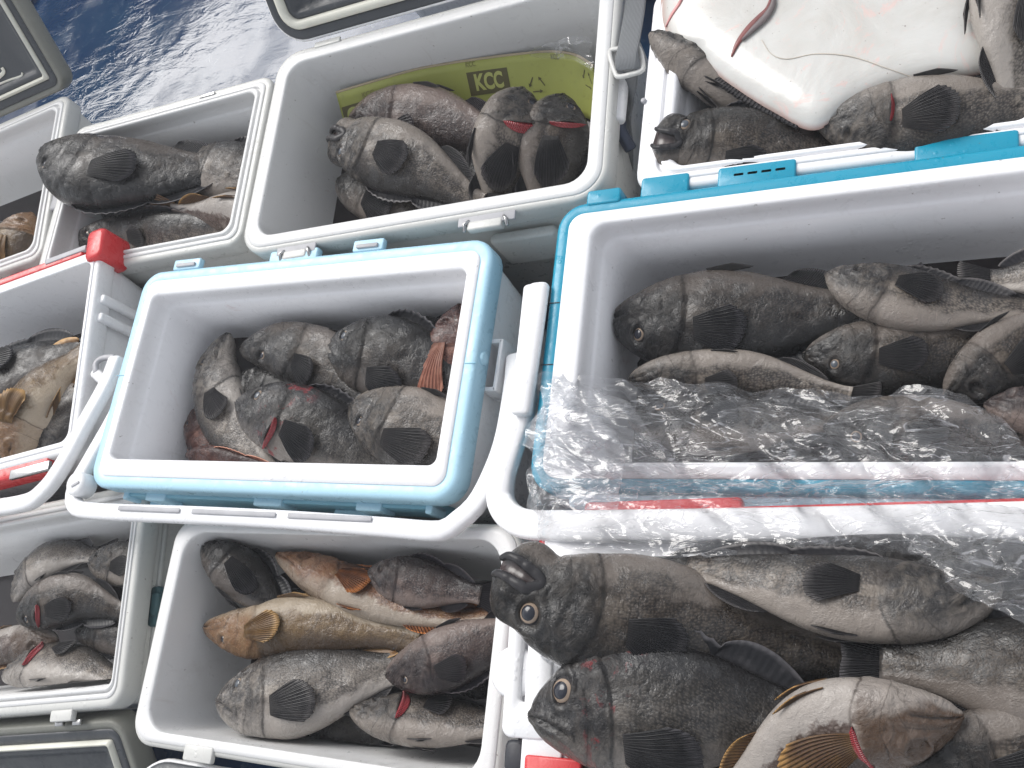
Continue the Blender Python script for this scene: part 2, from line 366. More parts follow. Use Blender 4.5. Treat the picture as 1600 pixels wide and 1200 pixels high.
# red cooler details
def details5():
    B = B5; R = B['root']; hx, hy, zr = B['hx'], B['hy'], B['zr']
    b = MB(); b.box((hx-.008, hy+.004, zr-.022), (.020, .030, .032), .006); b.build('corner_cap', MRED, R)
    b = MB(); b.box((0, hy+.006, zr-.014), (hx-.05, .007, .012), .002); b.build('back_band', MRED, R)
    b = MB(); b.box((-.02, -hy-.006, zr-.020), (hx-.04, .012, .018), .003); b.build('front_band', MRED, R)
    b = MB(); b.box((hx-.10, -hy-.012, zr-.004), (.045, .008, .0035), .001); b.build('latch', MSTEEL, R)
    b = MB(); b.box((hx-.09, hy+.012, zr-.004), (.05, .005, .004), .001); b.build('hinge', MGAS, R)
    for yy in (.09, .055):
        b = MB(); b.box((hx+.004, yy, zr-.10), (.007, .008, .09), .003); b.build('side_rib', MW, R)
    handle(B, 'handle', MW, [(183, 562, .33), (168, 600, .335), (135, 660, .345), (100, 725, .35), (68, 768, .345), (30, 788, .34), (-80, 800, .335), (-250, 812, .33)], .014, .010)
    b = MB(); path = [B['inv'] @ p for p in pxpath([(150, 583, .33), (165, 596, .33), (185, 605, .32)], 12)]; b.tube(path, .009, .008, n=14); b.build('handle_hook', MW, R)
    b = MB(); path = [B['inv'] @ p for p in pxpath([(150, 582, .335), (150, 568, .335), (160, 560, .332), (178, 558, .33)], 14)]; b.tube(path, .005, .004, n=10); b.build('handle_loop', MGAS, R)
details5()
# teal cooler details
def details7():
    B = B7; R = B['root']; hx, hy, zr = B['hx'], B['hy'], B['zr']
    b = MB(); b.box((-hx+.06, hy+.004, zr-.012), (.022, .010, .014), .002); b.build('hinge_tab', MTEAL, R)
    b = MB(); b.box((0, -hy-.004, zr-.035), (hx-.05, .010, .028), .003); b.build('front_band', MLB, R)
    for k, yy in enumerate((.05, -.03)):
        b = MB(); b.box((-hx+.008, yy, zr+.0003), (.008, .0006, .0006), .0002); b.build('seam', MNAVY, R)
    b = MB(); b.box((-hx+.004, .02, zr-.05), (.004, .14, .03), .002); b.build('side_panel', MTEAL, R)
    handle(B, 'handle', MW, [(836, 452, .36), (825, 560, .37), (815, 640, .37), (797, 700, .37), (783, 750, .37), (785, 790, .37), (815, 817, .40), (880, 822, .425), (1000, 822, .432), (1250, 820, .432), (1500, 816, .432), (1700, 812, .432)], lambda t: .0165 if t > .16 else .014, .010, n=140)
    b = MB(); path = [B['inv'] @ p for p in pxpath([(843, 448, .385), (836, 500, .388), (826, 570, .388), (815, 645, .386)], 30)]
    b.tube(path, .0125, .008, n=18, power=3); b.build('handle_grip', MW, R)
details7()
def details4():
    B = B4; R = B['root']; hx, hy, zr = B['hx'], B['hy'], B['zr']
    b = MB(); b.box((0.004, -hy-.004, zr-.022), (hx-.004, .010, .013), .002); b.build('front_band', MTEAL, R)
    for xc, wd in ((-hx+.04, .03), (-.09, .045), (.13, .05)):
        b = MB(); b.box((xc, -hy+.004, zr-.006), (wd, .014, .009), .002); b.build('catch_block', MTEAL, R)
    b = MB()
    for k in range(4): b.box((-hx+.13+.016*k, -hy+.006, zr+.002), (.006, .002, .001), .0004)
    b.build('vent_marks', MGAS, R)
    b = MB(); p = loc(B, 1006, 158, zr); b.tube([Vector((p.x, p.y, zr)), Vector((p.x, p.y, zr+.002))], .0035, n=12, power=2, up=Vector((0, 1, 0))); b.build('plug', MGAS, R)
details4()
def latch(B, x, y, z, sc=1.):
    R = B['root']; b = MB(); b.box((x, y-.004, z+.001), (.036*sc, .007, .002), .001); o = b.build('latch_plate', MGAS, R)
    b = MB(); b.box((x-.002, y-.012, z-.002), (.022*sc, .0065, .006), .002); b.build('latch', MWG, R)
    for sx in (-1, 1):
        b = MB(); b.tube([Vector((x+sx*.022*sc, y-.004, z+.002)), Vector((x+sx*.026*sc, y-.010, z+.006)), Vector((x+sx*.027*sc, y-.018, z+.001))], .0026, n=8, power=2); b.build('latch_wire', MSTEEL, R)
hy = B3['hy']
latch(B3, -.19, -hy, B3['zr']-.004); latch(B3, .13, -hy, B3['zr']-.004, 1.2)
b = MB(); b.box((.16, -hy-.006, B3['zr']-.085), (.05, .008, .035), .004); b.build('latch_housing', MWG, B3['root'])
def details3():
    B = B3; R = B['root']; hx, hy, zr = B['hx'], B['hy'], B['zr']
    b = MB(); b.box((-.20, hy-.004, zr+.0015), (.025, .005, .002), .001); b.build('hinge', MWG, R)
    # strap, buckle, sleeve, hanging strap on the right side
    b = MB(); pth = [B['inv'] @ p for p in pxpath([(994, -40, .345), (992, 10, .35), (985, 55, .362), (979, 88, .374), (979, 108, .368)], 30)]
    b.tube(pth, .0155, .002, n=12, power=4); b.build('strap', MSTRAP, R)
    b = MB(); pth = [B['inv'] @ p for p in pxpath([(985, 110, .345), (985, 135, .335), (982, 155, .32), (976, 190, .30), (980, 235, .27), (984, 300, .2)], 30)]
    b.tube(pth, .010, .002, n=12, power=4); b.build('strap_tail', MSTRAP, R)
    b = MB(); ring = [(955, 78, .362), (953, 86, .363), (961, 112, .363), (968, 120, .363), (1000, 112, .363), (1005, 104, .363), (1001, 82, .363), (994, 74, .363), (970, 76, .363), (955, 78, .363)]
    b.tube([B['inv'] @ p for p in pxpath(ring, 40)], .0034, .003, n=10); b.build('buckle', MWG, R)
    b = MB(); b.tube([B['inv'] @ p for p in pxpath([(970, 128, .335), (967, 160, .335), (964, 188, .335)], 12)], .0115, .009, n=16, power=2.4); b.build('strap_sleeve', MW, R)
    b = MB(); b.tube([B['inv'] @ p for p in pxpath([(968, 190, .325), (970, 205, .318), (985, 232, .30)], 12)], .0085, .007, n=14); b.build('sleeve_end', MSCREW, R)
details3()
# grey cooler lower left: latch on its side; hinges
def details8():
    B = B8; R = B['root']; hx, hy, zr = B['hx'], B['hy'], B['zr']
    p = loc(B, 232, 950, zr-.05)
    b = MB(); b.box((hx-.002, p.y, zr-.07), (.010, .030, .03), .004); b.box((hx+.004, p.y+.002, zr-.055), (.008, .018, .02), .004); b.build('side_latch', MRUB, R)
    p = loc(B, 92, 1131, zr)
    b = MB(); b.box((p.x, -hy-.006, zr-.006), (.022, .008, .005), .0015); b.build('hinge', MWG, R)
    for dx in (-.012, .024): 
        b = MB(); b.box((p.x+dx, -hy-.016, zr-.012), (.008, .004, .003), .001); b.build('hinge_clip', MSTEEL, R)
    b = MB(); b.box((hx-.004, 0.0, zr-.03), (.003, hy-.04, .004), .0015); b.box((hx-.006, 0.0, zr-.052), (.003, hy-.045, .004), .0015); b.build('side_rib', MWG, R)
details8()
def details9():
    B = B9; R = B['root']; hx, hy, zr = B['hx'], B['hy'], B['zr']
    p = loc(B, 310, 1183, zr)
    b = MB(); b.box((p.x, -hy+.001, zr-.001), (.024, .010, .004), .0015); b.build('hinge', MWG, R)
    p = loc(B, 825, 1140, zr-.08)
    b = MB(); b.box((hx-.003, p.y, zr-.08), (.006, .03, .025), .003); b.build('side_latch', MNAVY, R)
    b = MB(); b.box((hx-.002, 0.0, zr-.025), (.003, hy-.04, .004), .0015); b.build('side_rib', MWG, R)
details9()
def details2():
    B = B2; R = B['root']; hx, hy, zr = B['hx'], B['hy'], B['zr']
    b = MB(); b.box((.10, hy-.010, zr+.002), (.018, .003, .0015), .0006); b.build('hinge_clip', MSTEEL, R)
    b = MB(); b.box((-hx-.001, .03, zr-.012), (.010, .045, .012), .003); b.build('side_catch', MGAS, R)
    b = MB(); b.box((.02, -hy-.004, zr-.10), (.17, .004, .02), .002); b.build('front_rib', MRUB, R)
details2()
R1 = B1['root']; p = loc(B1, 15, 440, .30)
b = MB(); b.box((p.x, -B1['hy']-.004, .275), (.022, .006, .008), .001); b.build('latch', MRED, R1)
b = MB(); b.box((p.x, -B1['hy']-.012, .288), (.012, .003, .006), .001); b.build('latch_wire', MSTEEL, R1)
# red banded cooler lower right: side handle plate with a slot
def details10():
    B = B10; R = B['root']; hx, hy, zr = B['hx'], B['hy'], B['zr']
    zc = zr+.004
    A, Bb = loc(B, 832, 985, zc), loc(B, 822, 1160, zc)
    x = -hx+.004; yc = (A.y+Bb.y)/2; ln = abs(A.y-Bb.y)/2
    # frame around the slot
    yc2 = loc(B, 832, 1045, zc).y
    outer = []; b = MB()
    rings = [rrect(.025, .066, .010, -.006, x, yc2), rrect(.026, .067, .011, -.004, x, yc2), rrect(.026, .067, .011, .004, x, yc2), rrect(.024, .065, .010, .006, x, yc2), rrect(.0065, .034, .0055, .006, x-.004, yc2), rrect(.005, .0325, .0045, .004, x-.004, yc2), rrect(.005, .0325, .0045, -.004, x-.004, yc2)]
    rings = [[Vector((p.x, p.y, p.z+zc)) for p in r] for r in rings]
    b.sweep(rings); b.build('handle_plate', MW, R)
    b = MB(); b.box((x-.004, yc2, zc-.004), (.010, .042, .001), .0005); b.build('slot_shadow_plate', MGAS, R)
    b = MB(); b.tube([Vector((x-.020, yc2-.004, zc-.016)), Vector((x-.020, yc2-.004, zc-.002))], .026, n=28, power=2, up=Vector((0, 1, 0))); b.build('handle_knob', MW, R)
    b = MB(); b.box((x+.018, yc2-.02, zc-.001), (.022, .13, .004), .002); b.build('side_cover', MW, R)
    b = MB(); b.box((x+.01, -hy+.12, zr+.003), (.025, .02, .004), .002); b.build('corner_cap', MRED, R)
    q = loc(B, 850, 1195, zc); b = MB(); b.box((q.x+.012, q.y-.02, zc+.004), (.030, .028, .004), .002); b.build('corner_cap', MRED, R)
    b = MB(); b.box((-hx+.13, hy+.003, zr-.024), (.085, .010, .008), .003); b.build('back_band', MRED, R)
    b = MB(); b.box((x-.022, yc2-.085, zc-.04), (.012, .016, .02), .004); b.build('side_foot', MNAVY, R)
details10()
# ------------------------------------------------------------------ lids (open, underside showing)
def img_ang(p, d):
    """direction in the image of a world direction d at world point p"""
    def pr(q):
        v = q-Vector((0, 0, H)); c = Vector((r_.dot(v), d_.dot(v), f_.dot(v))); return (800+F*c.x/c.z, 600+F*c.y/c.z)
    a, b_ = pr(p), pr(p+d*.02); return math.atan2(b_[1]-a[1], b_[0]-a[0])
def lid(key, label, B, y_sign, edge_px, width, length, xoff, zoff, marks=None, group='open dark-lined lids hinged back from their coolers', edge=None, gas=.018, rr_=.05, outer=.012, face=None, gap=.006):
    """hinge along the far (+1) or near (-1) side of B; edge_px two pixels on its side edge"""
    hp = B['mat'] @ Vector((xoff, y_sign*(B['hy']+gap), B['zr']+zoff))
    tgt = math.atan2(edge_px[1][1]-edge_px[0][1], edge_px[1][0]-edge_px[0][0])
    best = None
    for k in range(-60, 160):
        al = math.radians(k); d = Vector((0, y_sign*math.cos(al), math.sin(al)))
        e = abs((img_ang(P(*edge_px[0], B['zr']), d)-tgt+math.pi) % (2*math.pi)-math.pi)
        if best is None or e < best[0]: best = (e, al)
    al = best[1]; th = B['th']
    print('lid', key, 'angle', round(math.degrees(al)), 'err', round(math.degrees(best[0]), 1))
    ydir = Vector((0, y_sign*math.cos(al), math.sin(al))); xdir = Vector((1, 0, 0))
    nrm = Vector((0, -y_sign*math.sin(al), math.cos(al)))            # underside faces the cooler / up
    if nrm.dot(Vector((0, 0, H))-hp) < 0: nrm = -nrm
    Rz = Matrix.Rotation(th, 3, 'Z')
    ydir, xdir, nrm = Rz @ ydir, Rz @ xdir, Rz @ nrm
    root = None
    def T(r): return [hp+xdir*p.x+ydir*(p.y+length/2)+nrm*p.z for p in r]
    hx, hy = width/2, length/2
    flip = xdir.cross(ydir).dot(nrm) < 0
    def out(name, mat, prof, cap=False):
        b = MB(); b.sweep([T(rrect(hx-i, hy-i, max(rr_-i, .006), z)) for i, z in prof], False, cap)
        nonlocal root
        o = b.build(name, mat, root or B['root'], inv=B['inv'])
        if root is None: root = o
        if flip: o.data.flip_normals()
        return o
    out('lid', edge, [(.02, -.045), (.004, -.040), (0, -.03), (0, -.004), (.002, -.001), (.004, 0), (outer, 0), (outer+.001, -.003)])
    out('frame', MDARK, [(outer-.001, -.004), (outer+.001, .001), (outer+.003, .002), (outer+.014, .002), (outer+.016, 0), (outer+.017, -.004)])
    g = outer+.016
    out('gasket', MCREAM, [(g, -.004), (g+.001, .004), (g+.004, .007), (g+gas*.5, .0085), (g+gas-.004, .007), (g+gas-.001, .004), (g+gas, -.004)])
    g2 = g+gas
    out('inner_panel', face or MDARK, [(g2-.001, -.003), (g2+.003, .000), (g2+.010, -.001), (g2+.016, -.012), (g2+.022, -.014), (g2+.06, -.014)], True)
    root['label'] = label
    return root, hp, xdir, ydir, nrm, B
def on_plane(u, v, p0, n):
    d = ray(u, v); o = Vector((0, 0, H)); t = (p0-o).dot(n)/d.dot(n); return o+d*t
L1 = lid('L1', 'dark grey open lid with script lettering, at the upper left corner', B1, 1, ((103, 160), (22, 0)), 2*B1['hx'], .40, 0.0, .006, edge=MKHAKI, gas=.010, rr_=.03)
L2 = lid('L2', 'dark grey open lid leaning back behind the off-white cooler with the printed board', B3, 1, ((425, 50), (405, 0)), 2*B3['hx']-.02, .38, 0, .004, edge=MW, gas=.016, rr_=.055, outer=.004)
L3 = lid('L3', 'dark lid with cream seal below the red-gilled fish cooler, lower left corner', B8, -1, ((152, 1175), (158, 1200)), 2*B8['hx']-.035, .30, 0, -.02, edge=MKHAKI, gas=.010, rr_=.03, gap=.016)
L4 = lid('L4', 'dark lid with cream seal just showing under the grey-lined cooler', B9, -1, ((200, 1192), (196, 1200)), 2*B9['hx']-.03, .30, 0, -.02, edge=MW, gas=.010, rr_=.05, outer=.006, gap=.010)
def lid_marks():
    root, hp, xd, yd, nr, B = L1; pl = hp+nr*(-.0125)
    b = MB()
    for st, wd in (([(-12, 128), (0, 119), (6, 112), (3, 106)], .004), ([(-10, 134), (0, 131), (15, 125), (33, 119), (35, 114)], .0022), ([(-14, 152), (0, 143), (8, 136), (18, 135), (26, 138), (30, 146)], .0035)):
        pts = [on_plane(u, v, pl, nr) for u, v in st]
        b.tube(crom(pts, 16)[0], wd, .0012, up=nr, n=10)
    b.build('lettering', MCREAM, root, inv=B['inv'])
    root, hp, xd, yd, nr, B = L2; pl = hp+nr*(-.0135)
    b = MB()
    for (uc, vc, ru, rv) in ((475, 8, 12, 17), (522, -8, 9, 12)):
        pts = [on_plane(uc+ru*math.cos(a*.449), vc+rv*math.sin(a*.449), pl, nr) for a in range(15)]
        b = MB(); b.tube(pts, .0018, .001, up=nr, n=8); b.build('embossing', MDARK, root, inv=B['inv'])
lid_marks()
# blue hose top left
b = MB(); hp = P(35, 5, .02)
b.tube([p-hp for p in pxpath([(-30, 60, .02), (10, 22, .02), (36, 2, .02), (48, -40, .02), (40, -120, .02)], 40)], .016, n=16, power=2)
o = b.build('hose', simple('blue_hose', (.01, .16, .50), .35, var=.2, bump=.1)); o.location = hp
tag(o, 'bright blue hose on the wet deck beside the upper left lid', 'hose')


# ------------------------------------------------------------------ fish materials
def fish_mat(name, back, flank, light, belly, head, dk=.70, scales=.0035, mott=.5, edge=.16, blood=0., rough=.30, sc_amt=.42, headlight=.35):
    back, flank, light, belly, head = [(q[0]*dk*.86, q[1]*dk*.825, q[2]*dk*.80) for q in (back, flank, light, belly, head)]
    m = NT(name); uv = m.n('UVMap', uv_map='fs').outputs[0]; um = m.n('UVMap', uv_map='UVMap').outputs[0]
    tc = m.n('TexCoord').outputs['Object']
    sp = m.n('SeparateXYZ'); m.l(uv, sp.inputs[0]); s, h = sp.outputs[0], sp.outputs[1]        # h: 0 belly .. 1 back
    n1 = m.noise(tc, 22, 6, .65, .6); n2 = m.noise(tc, 75, 5, .7, .4); n3 = m.noise(tc, 9, 3, .5); n4 = m.noise(tc, 190, 4, .7)
    hh = m.math('ADD', h, m.math('ADD', m.math('MULTIPLY', m.math('SUBTRACT', n1, .5), .62), m.math('MULTIPLY', m.math('SUBTRACT', n2, .5), .30)))
    c = m.mix(m.ramp(hh, .45, .88), flank, back)
    # pale mottling on the side
    mt = m.math('MULTIPLY', m.ramp(n2, .42, .66), m.ramp(n3, .30, .58)); mt = m.math('MULTIPLY', mt, m.ramp(hh, .9, .5))
    c = m.mix(m.math('MULTIPLY', mt, mott), c, light)
    c = m.mix(m.math('MULTIPLY', m.ramp(m.noise(tc, 30, 6, .72, 1.6), .52, .66), .75), c, back)
    pq = m.math('SQRT', m.math('ADD', m.math('POWER', m.math('MULTIPLY', m.math('SUBTRACT', s, .365), 9), 2), m.math('POWER', m.math('MULTIPLY', m.math('SUBTRACT', h, .46), 5.5), 2)))
    c = m.mix(m.ramp(m.math('ADD', pq, m.math('MULTIPLY', m.math('SUBTRACT', n2, .5), 1.1)), .50, .25, 0, .62), c, light)
    # scales: each with a pale centre
    mp = m.n('Mapping'); mp.inputs['Scale'].default_value = (1/scales, 1/(scales*.8), 1); m.l(um, mp.inputs[0])
    vo = m.n('TexVoronoi'); vo.voronoi_dimensions = '2D'; vo.inputs['Scale'].default_value = 1; vo.inputs['Randomness'].default_value = .7; m.l(mp.outputs[0], vo.inputs['Vector'])
    body = m.math('MULTIPLY', m.ramp(s, .31, .40), m.ramp(n1, .25, .5))
    sc = m.math('MULTIPLY', m.ramp(vo.outputs['Distance'], .42, .1), body)
    c = m.mix(m.math('MULTIPLY', m.math('MULTIPLY', sc, sc_amt), m.ramp(hh, 1.05, .45)), c, light)
    edge_dark = m.math('MULTIPLY', m.ramp(vo.outputs['Distance'], .45, .65), body); c = m.mix(m.math('MULTIPLY', edge_dark, .55), c, back)
    # belly
    c = m.mix(m.ramp(hh, .32, edge), c, belly)
    # head: bare skin, dark, blotched
    hd = m.mix(m.ramp(n2, .40, .72, 0, headlight), head, light); hd = m.mix(m.ramp(hh, .30, .08, 0, .75), hd, belly)
    hd = m.mix(m.ramp(m.noise(tc, 48, 6, .75, 1.5), .55, .68, 0, .65), hd, tuple(x*.4 for x in head))
    c = m.mix(m.ramp(m.math('ADD', s, m.math('MULTIPLY', m.math('SUBTRACT', n1, .5), .06)), .345, .30), c, hd)
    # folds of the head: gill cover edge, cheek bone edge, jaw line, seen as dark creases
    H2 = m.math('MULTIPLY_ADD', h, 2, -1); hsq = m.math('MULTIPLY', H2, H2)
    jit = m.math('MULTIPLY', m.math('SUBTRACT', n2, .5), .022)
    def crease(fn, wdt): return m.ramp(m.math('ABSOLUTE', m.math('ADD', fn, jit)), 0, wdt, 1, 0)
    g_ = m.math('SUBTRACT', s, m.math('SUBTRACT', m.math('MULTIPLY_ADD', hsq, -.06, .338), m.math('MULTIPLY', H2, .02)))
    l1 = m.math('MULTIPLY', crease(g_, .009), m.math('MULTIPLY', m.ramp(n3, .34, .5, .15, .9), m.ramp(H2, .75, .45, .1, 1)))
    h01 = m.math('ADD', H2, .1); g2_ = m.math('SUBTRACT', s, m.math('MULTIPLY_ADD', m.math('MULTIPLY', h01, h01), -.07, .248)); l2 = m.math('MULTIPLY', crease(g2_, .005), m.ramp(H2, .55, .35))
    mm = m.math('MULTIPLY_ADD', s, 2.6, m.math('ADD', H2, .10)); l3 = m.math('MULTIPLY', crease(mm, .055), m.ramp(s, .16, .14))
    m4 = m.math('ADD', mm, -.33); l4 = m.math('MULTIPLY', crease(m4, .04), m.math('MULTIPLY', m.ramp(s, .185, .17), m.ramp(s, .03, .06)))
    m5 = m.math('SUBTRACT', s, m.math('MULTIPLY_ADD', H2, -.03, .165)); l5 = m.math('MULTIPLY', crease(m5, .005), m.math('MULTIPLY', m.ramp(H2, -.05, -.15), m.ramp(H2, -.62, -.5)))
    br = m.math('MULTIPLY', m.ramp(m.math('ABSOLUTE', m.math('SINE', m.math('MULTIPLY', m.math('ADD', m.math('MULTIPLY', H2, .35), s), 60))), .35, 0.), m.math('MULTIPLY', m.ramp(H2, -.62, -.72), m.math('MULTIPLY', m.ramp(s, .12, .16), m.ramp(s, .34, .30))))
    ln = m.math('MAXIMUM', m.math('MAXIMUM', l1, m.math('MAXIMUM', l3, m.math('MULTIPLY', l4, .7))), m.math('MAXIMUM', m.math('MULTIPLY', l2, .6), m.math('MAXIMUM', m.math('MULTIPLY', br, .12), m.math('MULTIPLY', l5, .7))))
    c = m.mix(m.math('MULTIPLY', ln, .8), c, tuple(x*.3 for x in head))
    # slime patches and small scrapes
    c = m.mix(m.ramp(n4, .66, .80, 0, .30), c, light)
    if blood:
        bl = m.math('MULTIPLY', m.ramp(m.noise(tc, 30, 5, .7, 1.), .55, .64), m.ramp(s, .20, .28)); bl = m.math('MULTIPLY', bl, m.ramp(s, .46, .38))
        c = m.mix(m.math('MULTIPLY', bl, blood), c, (.16, .008, .012))
    m.l(c, m.b.inputs['Base Color'])
    m.l(m.ramp(n2, .3, .7, rough*.6, rough*1.7), m.b.inputs['Roughness'])
    m.b.inputs['Specular IOR Level'].default_value = .18
    m.l(m.ramp(n1, .40, .62, .12, .8), m.b.inputs['Coat Weight']); m.b.inputs['Coat Roughness'].default_value = .055
    hb = m.math('MULTIPLY', m.noise(tc, 32, 5, .62, 2.2), m.ramp(s, .36, .30))
    nb = m.bump(hb, .75, .006); nb = m.bump(ln, -.9, .0030, nb); nb = m.bump(m.math('MULTIPLY', sc, m.ramp(n2, .35, .6)), .28, .0009, nb); nb = m.bump(n4, .30, .0010, nb); nb = m.bump(n2, .65, .0030, nb)
    m.l(nb, m.b.inputs['Normal']); cn = m.bump(n2, .8, .0035); cn = m.bump(m.noise(tc, 120, 4, .65), .6, .0012, cn); m.l(cn, m.b.inputs['Coat Normal']); return m.mat
def fin_mat(name, c0, c1, rays=26, soft=1.):
    m = NT(name); um = m.n('UVMap', uv_map='UVMap').outputs[0]; tc = m.n('TexCoord').outputs['Object']
    sp = m.n('SeparateXYZ'); m.l(um, sp.inputs[0])
    wv = m.math('SINE', m.math('MULTIPLY', sp.outputs[0], rays*6.283)); wv = m.math('MULTIPLY_ADD', wv, .5, .5)
    c = m.mix(m.math('MULTIPLY', wv, .42*soft), c0, c1); c = m.mix(m.ramp(m.noise(tc, 60, 5, .7), .45, .75, 0, .6), c, c1)
    c = m.mix(m.ramp(sp.outputs[1], .25, .0, 0, .6), c, c1); c = m.mix(m.ramp(m.math('ADD', sp.outputs[1], m.math('MULTIPLY', m.noise(tc, 90, 3), .25)), .90, 1.15, 0, .8), c, tuple(min(1, x*2.2) for x in c1))
    m.l(c, m.b.inputs['Base Color']); m.b.inputs['Roughness'].default_value = .34; m.b.inputs['Specular IOR Level'].default_value = .2
    m.l(m.bump(wv, .95*soft, .0020), m.b.inputs['Normal']); return m.mat
BLK = (.022, .022, .024)
KINDS = {
 'black': dict(m=fish_mat('black_rockfish_skin', (.013, .0125, .012), (.042, .034, .029), (.185, .158, .130), (.225, .20, .18), (.016, .0155, .016), dk=.70, mott=.75, headlight=.22), f=fin_mat('black_fin', (.012, .0125, .015), (.040, .038, .040))),
 'dark': dict(m=fish_mat('charcoal_rockfish_skin', (.009, .009, .0095), (.024, .021, .020), (.115, .098, .083), (.13, .115, .104), (.011, .011, .012), dk=.70, mott=.6, headlight=.16), f=fin_mat('black_fin_dark', (.010, .0105, .013), (.032, .031, .034))),
 'grey': dict(m=fish_mat('grey_rockfish_skin', (.020, .0185, .018), (.076, .066, .060), (.30, .265, .225), (.33, .30, .27), (.032, .030, .030), dk=.76, mott=.85, headlight=.5), f=fin_mat('grey_fin', (.018, .018, .021), (.060, .056, .056))),
 'pale': dict(m=fish_mat('pale_rockfish_skin', (.032, .030, .029), (.145, .130, .117), (.40, .365, .32), (.45, .425, .395), (.060, .056, .054), dk=.84, mott=.9, headlight=.6), f=fin_mat('pale_fin', (.020, .020, .024), (.085, .08, .078))),
 'purple': dict(m=fish_mat('purple_brown_rockfish_skin', (.024, .018, .019), (.078, .058, .055), (.24, .185, .165), (.25, .20, .18), (.034, .025, .026), dk=.76, mott=.6, headlight=.35), f=fin_mat('purple_fin', (.015, .014, .018), (.048, .041, .044))),
 'blood': dict(m=fish_mat('blood_streaked_rockfish_skin', (.016, .0155, .017), (.055, .052, .048), (.185, .168, .150), (.24, .222, .205), (.024, .0235, .026), dk=.66, mott=.65, blood=.95, headlight=.32), f=fin_mat('black_fin_b', (.012, .0125, .015), (.045, .043, .046))),
 'orange': dict(m=fish_mat('orange_greenling_skin', (.09, .038, .02), (.22, .10, .05), (.50, .34, .20), (.52, .45, .37), (.27, .13, .065), scales=.003, mott=.65, edge=.2, sc_amt=.2, headlight=.5), f=fin_mat('orange_fin', (.075, .024, .010), (.30, .11, .035), 16)),
 'tan': dict(m=fish_mat('tan_greenling_skin', (.085, .050, .022), (.22, .145, .072), (.38, .275, .15), (.55, .47, .36), (.29, .155, .07), scales=.003, mott=.65, sc_amt=.2, headlight=.45), f=fin_mat('tan_fin', (.12, .060, .022), (.30, .185, .08), 16)),
 'brown': dict(m=fish_mat('brown_greenling_skin', (.052, .027, .014), (.105, .070, .058), (.36, .31, .28), (.50, .47, .44), (.10, .055, .028), scales=.004, mott=.9, edge=.24, sc_amt=.35), f=fin_mat('brown_fin', (.060, .028, .016), (.22, .125, .045), 14)),
 'red': dict(m=fish_mat('reddish_rockfish_skin', (.045, .016, .014), (.14, .050, .038), (.42, .22, .165), (.42, .23, .18), (.075, .028, .024), mott=.7), f=fin_mat('reddish_fin', (.17, .055, .035), (.42, .21, .15), 12)),
}
for k_, K_ in KINDS.items():
    cs = K_['f'].node_tree
    K_['d'] = K_['f'].copy(); K_['d'].name = K_['f'].name+'_soft'
    for nd in K_['d'].node_tree.nodes:
        if nd.type == 'BUMP': nd.inputs['Strength'].default_value = .12
        if nd.type == 'MATH' and nd.operation == 'MULTIPLY' and abs(nd.inputs[1].default_value-.42) < 1e-4: nd.inputs[1].default_value = .14
MPUP = simple('fish_pupil', (.012, .014, .022), .08); MIRIS = simple('fish_iris', (.38, .29, .22), .2, .0, var=.5); MSOCK = simple('fish_eye_rim', (.035, .033, .036), .3, bump=.2)
MCLOUD = simple('fish_pupil_clouded', (.07, .08, .095), .15)
def gill_mat():
    m = NT('gill_flesh'); tc = m.n('TexCoord').outputs['Object']; um = m.n('UVMap', uv_map='UVMap').outputs[0]
    sp = m.n('SeparateXYZ'); m.l(um, sp.inputs[0])
    wv = m.math('SINE', m.math('MULTIPLY', sp.outputs[1], 150)); wv = m.math('MULTIPLY_ADD', wv, .5, .5)
    c = m.mix(m.noise(tc, 60, 5, .7), (.16, .01, .014), (.45, .05, .06)); c = m.mix(m.math('MULTIPLY', wv, .4), c, (.10, .006, .01))
    m.l(c, m.b.inputs['Base Color']); m.b.inputs['Roughness'].default_value = .22; m.l(m.bump(wv, .7, .0015), m.b.inputs['Normal']); return m.mat
MGILL = gill_mat(); MMOUTH = simple('mouth_lining', (.055, .038, .037), .25, var=.8, bump=.4, bscale=80)
DOR = [(0, .020), (.02, .042), (.06, .068), (.12, .098), (.2, .128), (.3, .152), (.4, .160), (.52, .150), (.65, .128), (.78, .093), (.88, .068), (.95, .060), (1, .064)]
VEN = [(0, .024), (.02, .050), (.06, .080), (.12, .112), (.2, .138), (.3, .156), (.42, .165), (.54, .152), (.65, .124), (.78, .086), (.88, .064), (.95, .058), (1, .062)]
THK = [(0, .016), (.02, .030), (.06, .048), (.12, .066), (.2, .084), (.3, .096), (.42, .098), (.55, .084), (.68, .060), (.8, .036), (.9, .022), (1, .013)]
DORS = [(0, .018), (.03, .036), (.08, .058), (.15, .082), (.25, .104), (.38, .118), (.5, .112), (.65, .092), (.78, .066), (.88, .050), (1, .050)]
VENS = [(0, .018), (.03, .038), (.08, .060), (.15, .085), (.25, .104), (.38, .120), (.5, .115), (.65, .09), (.78, .06), (.88, .046), (1, .046)]
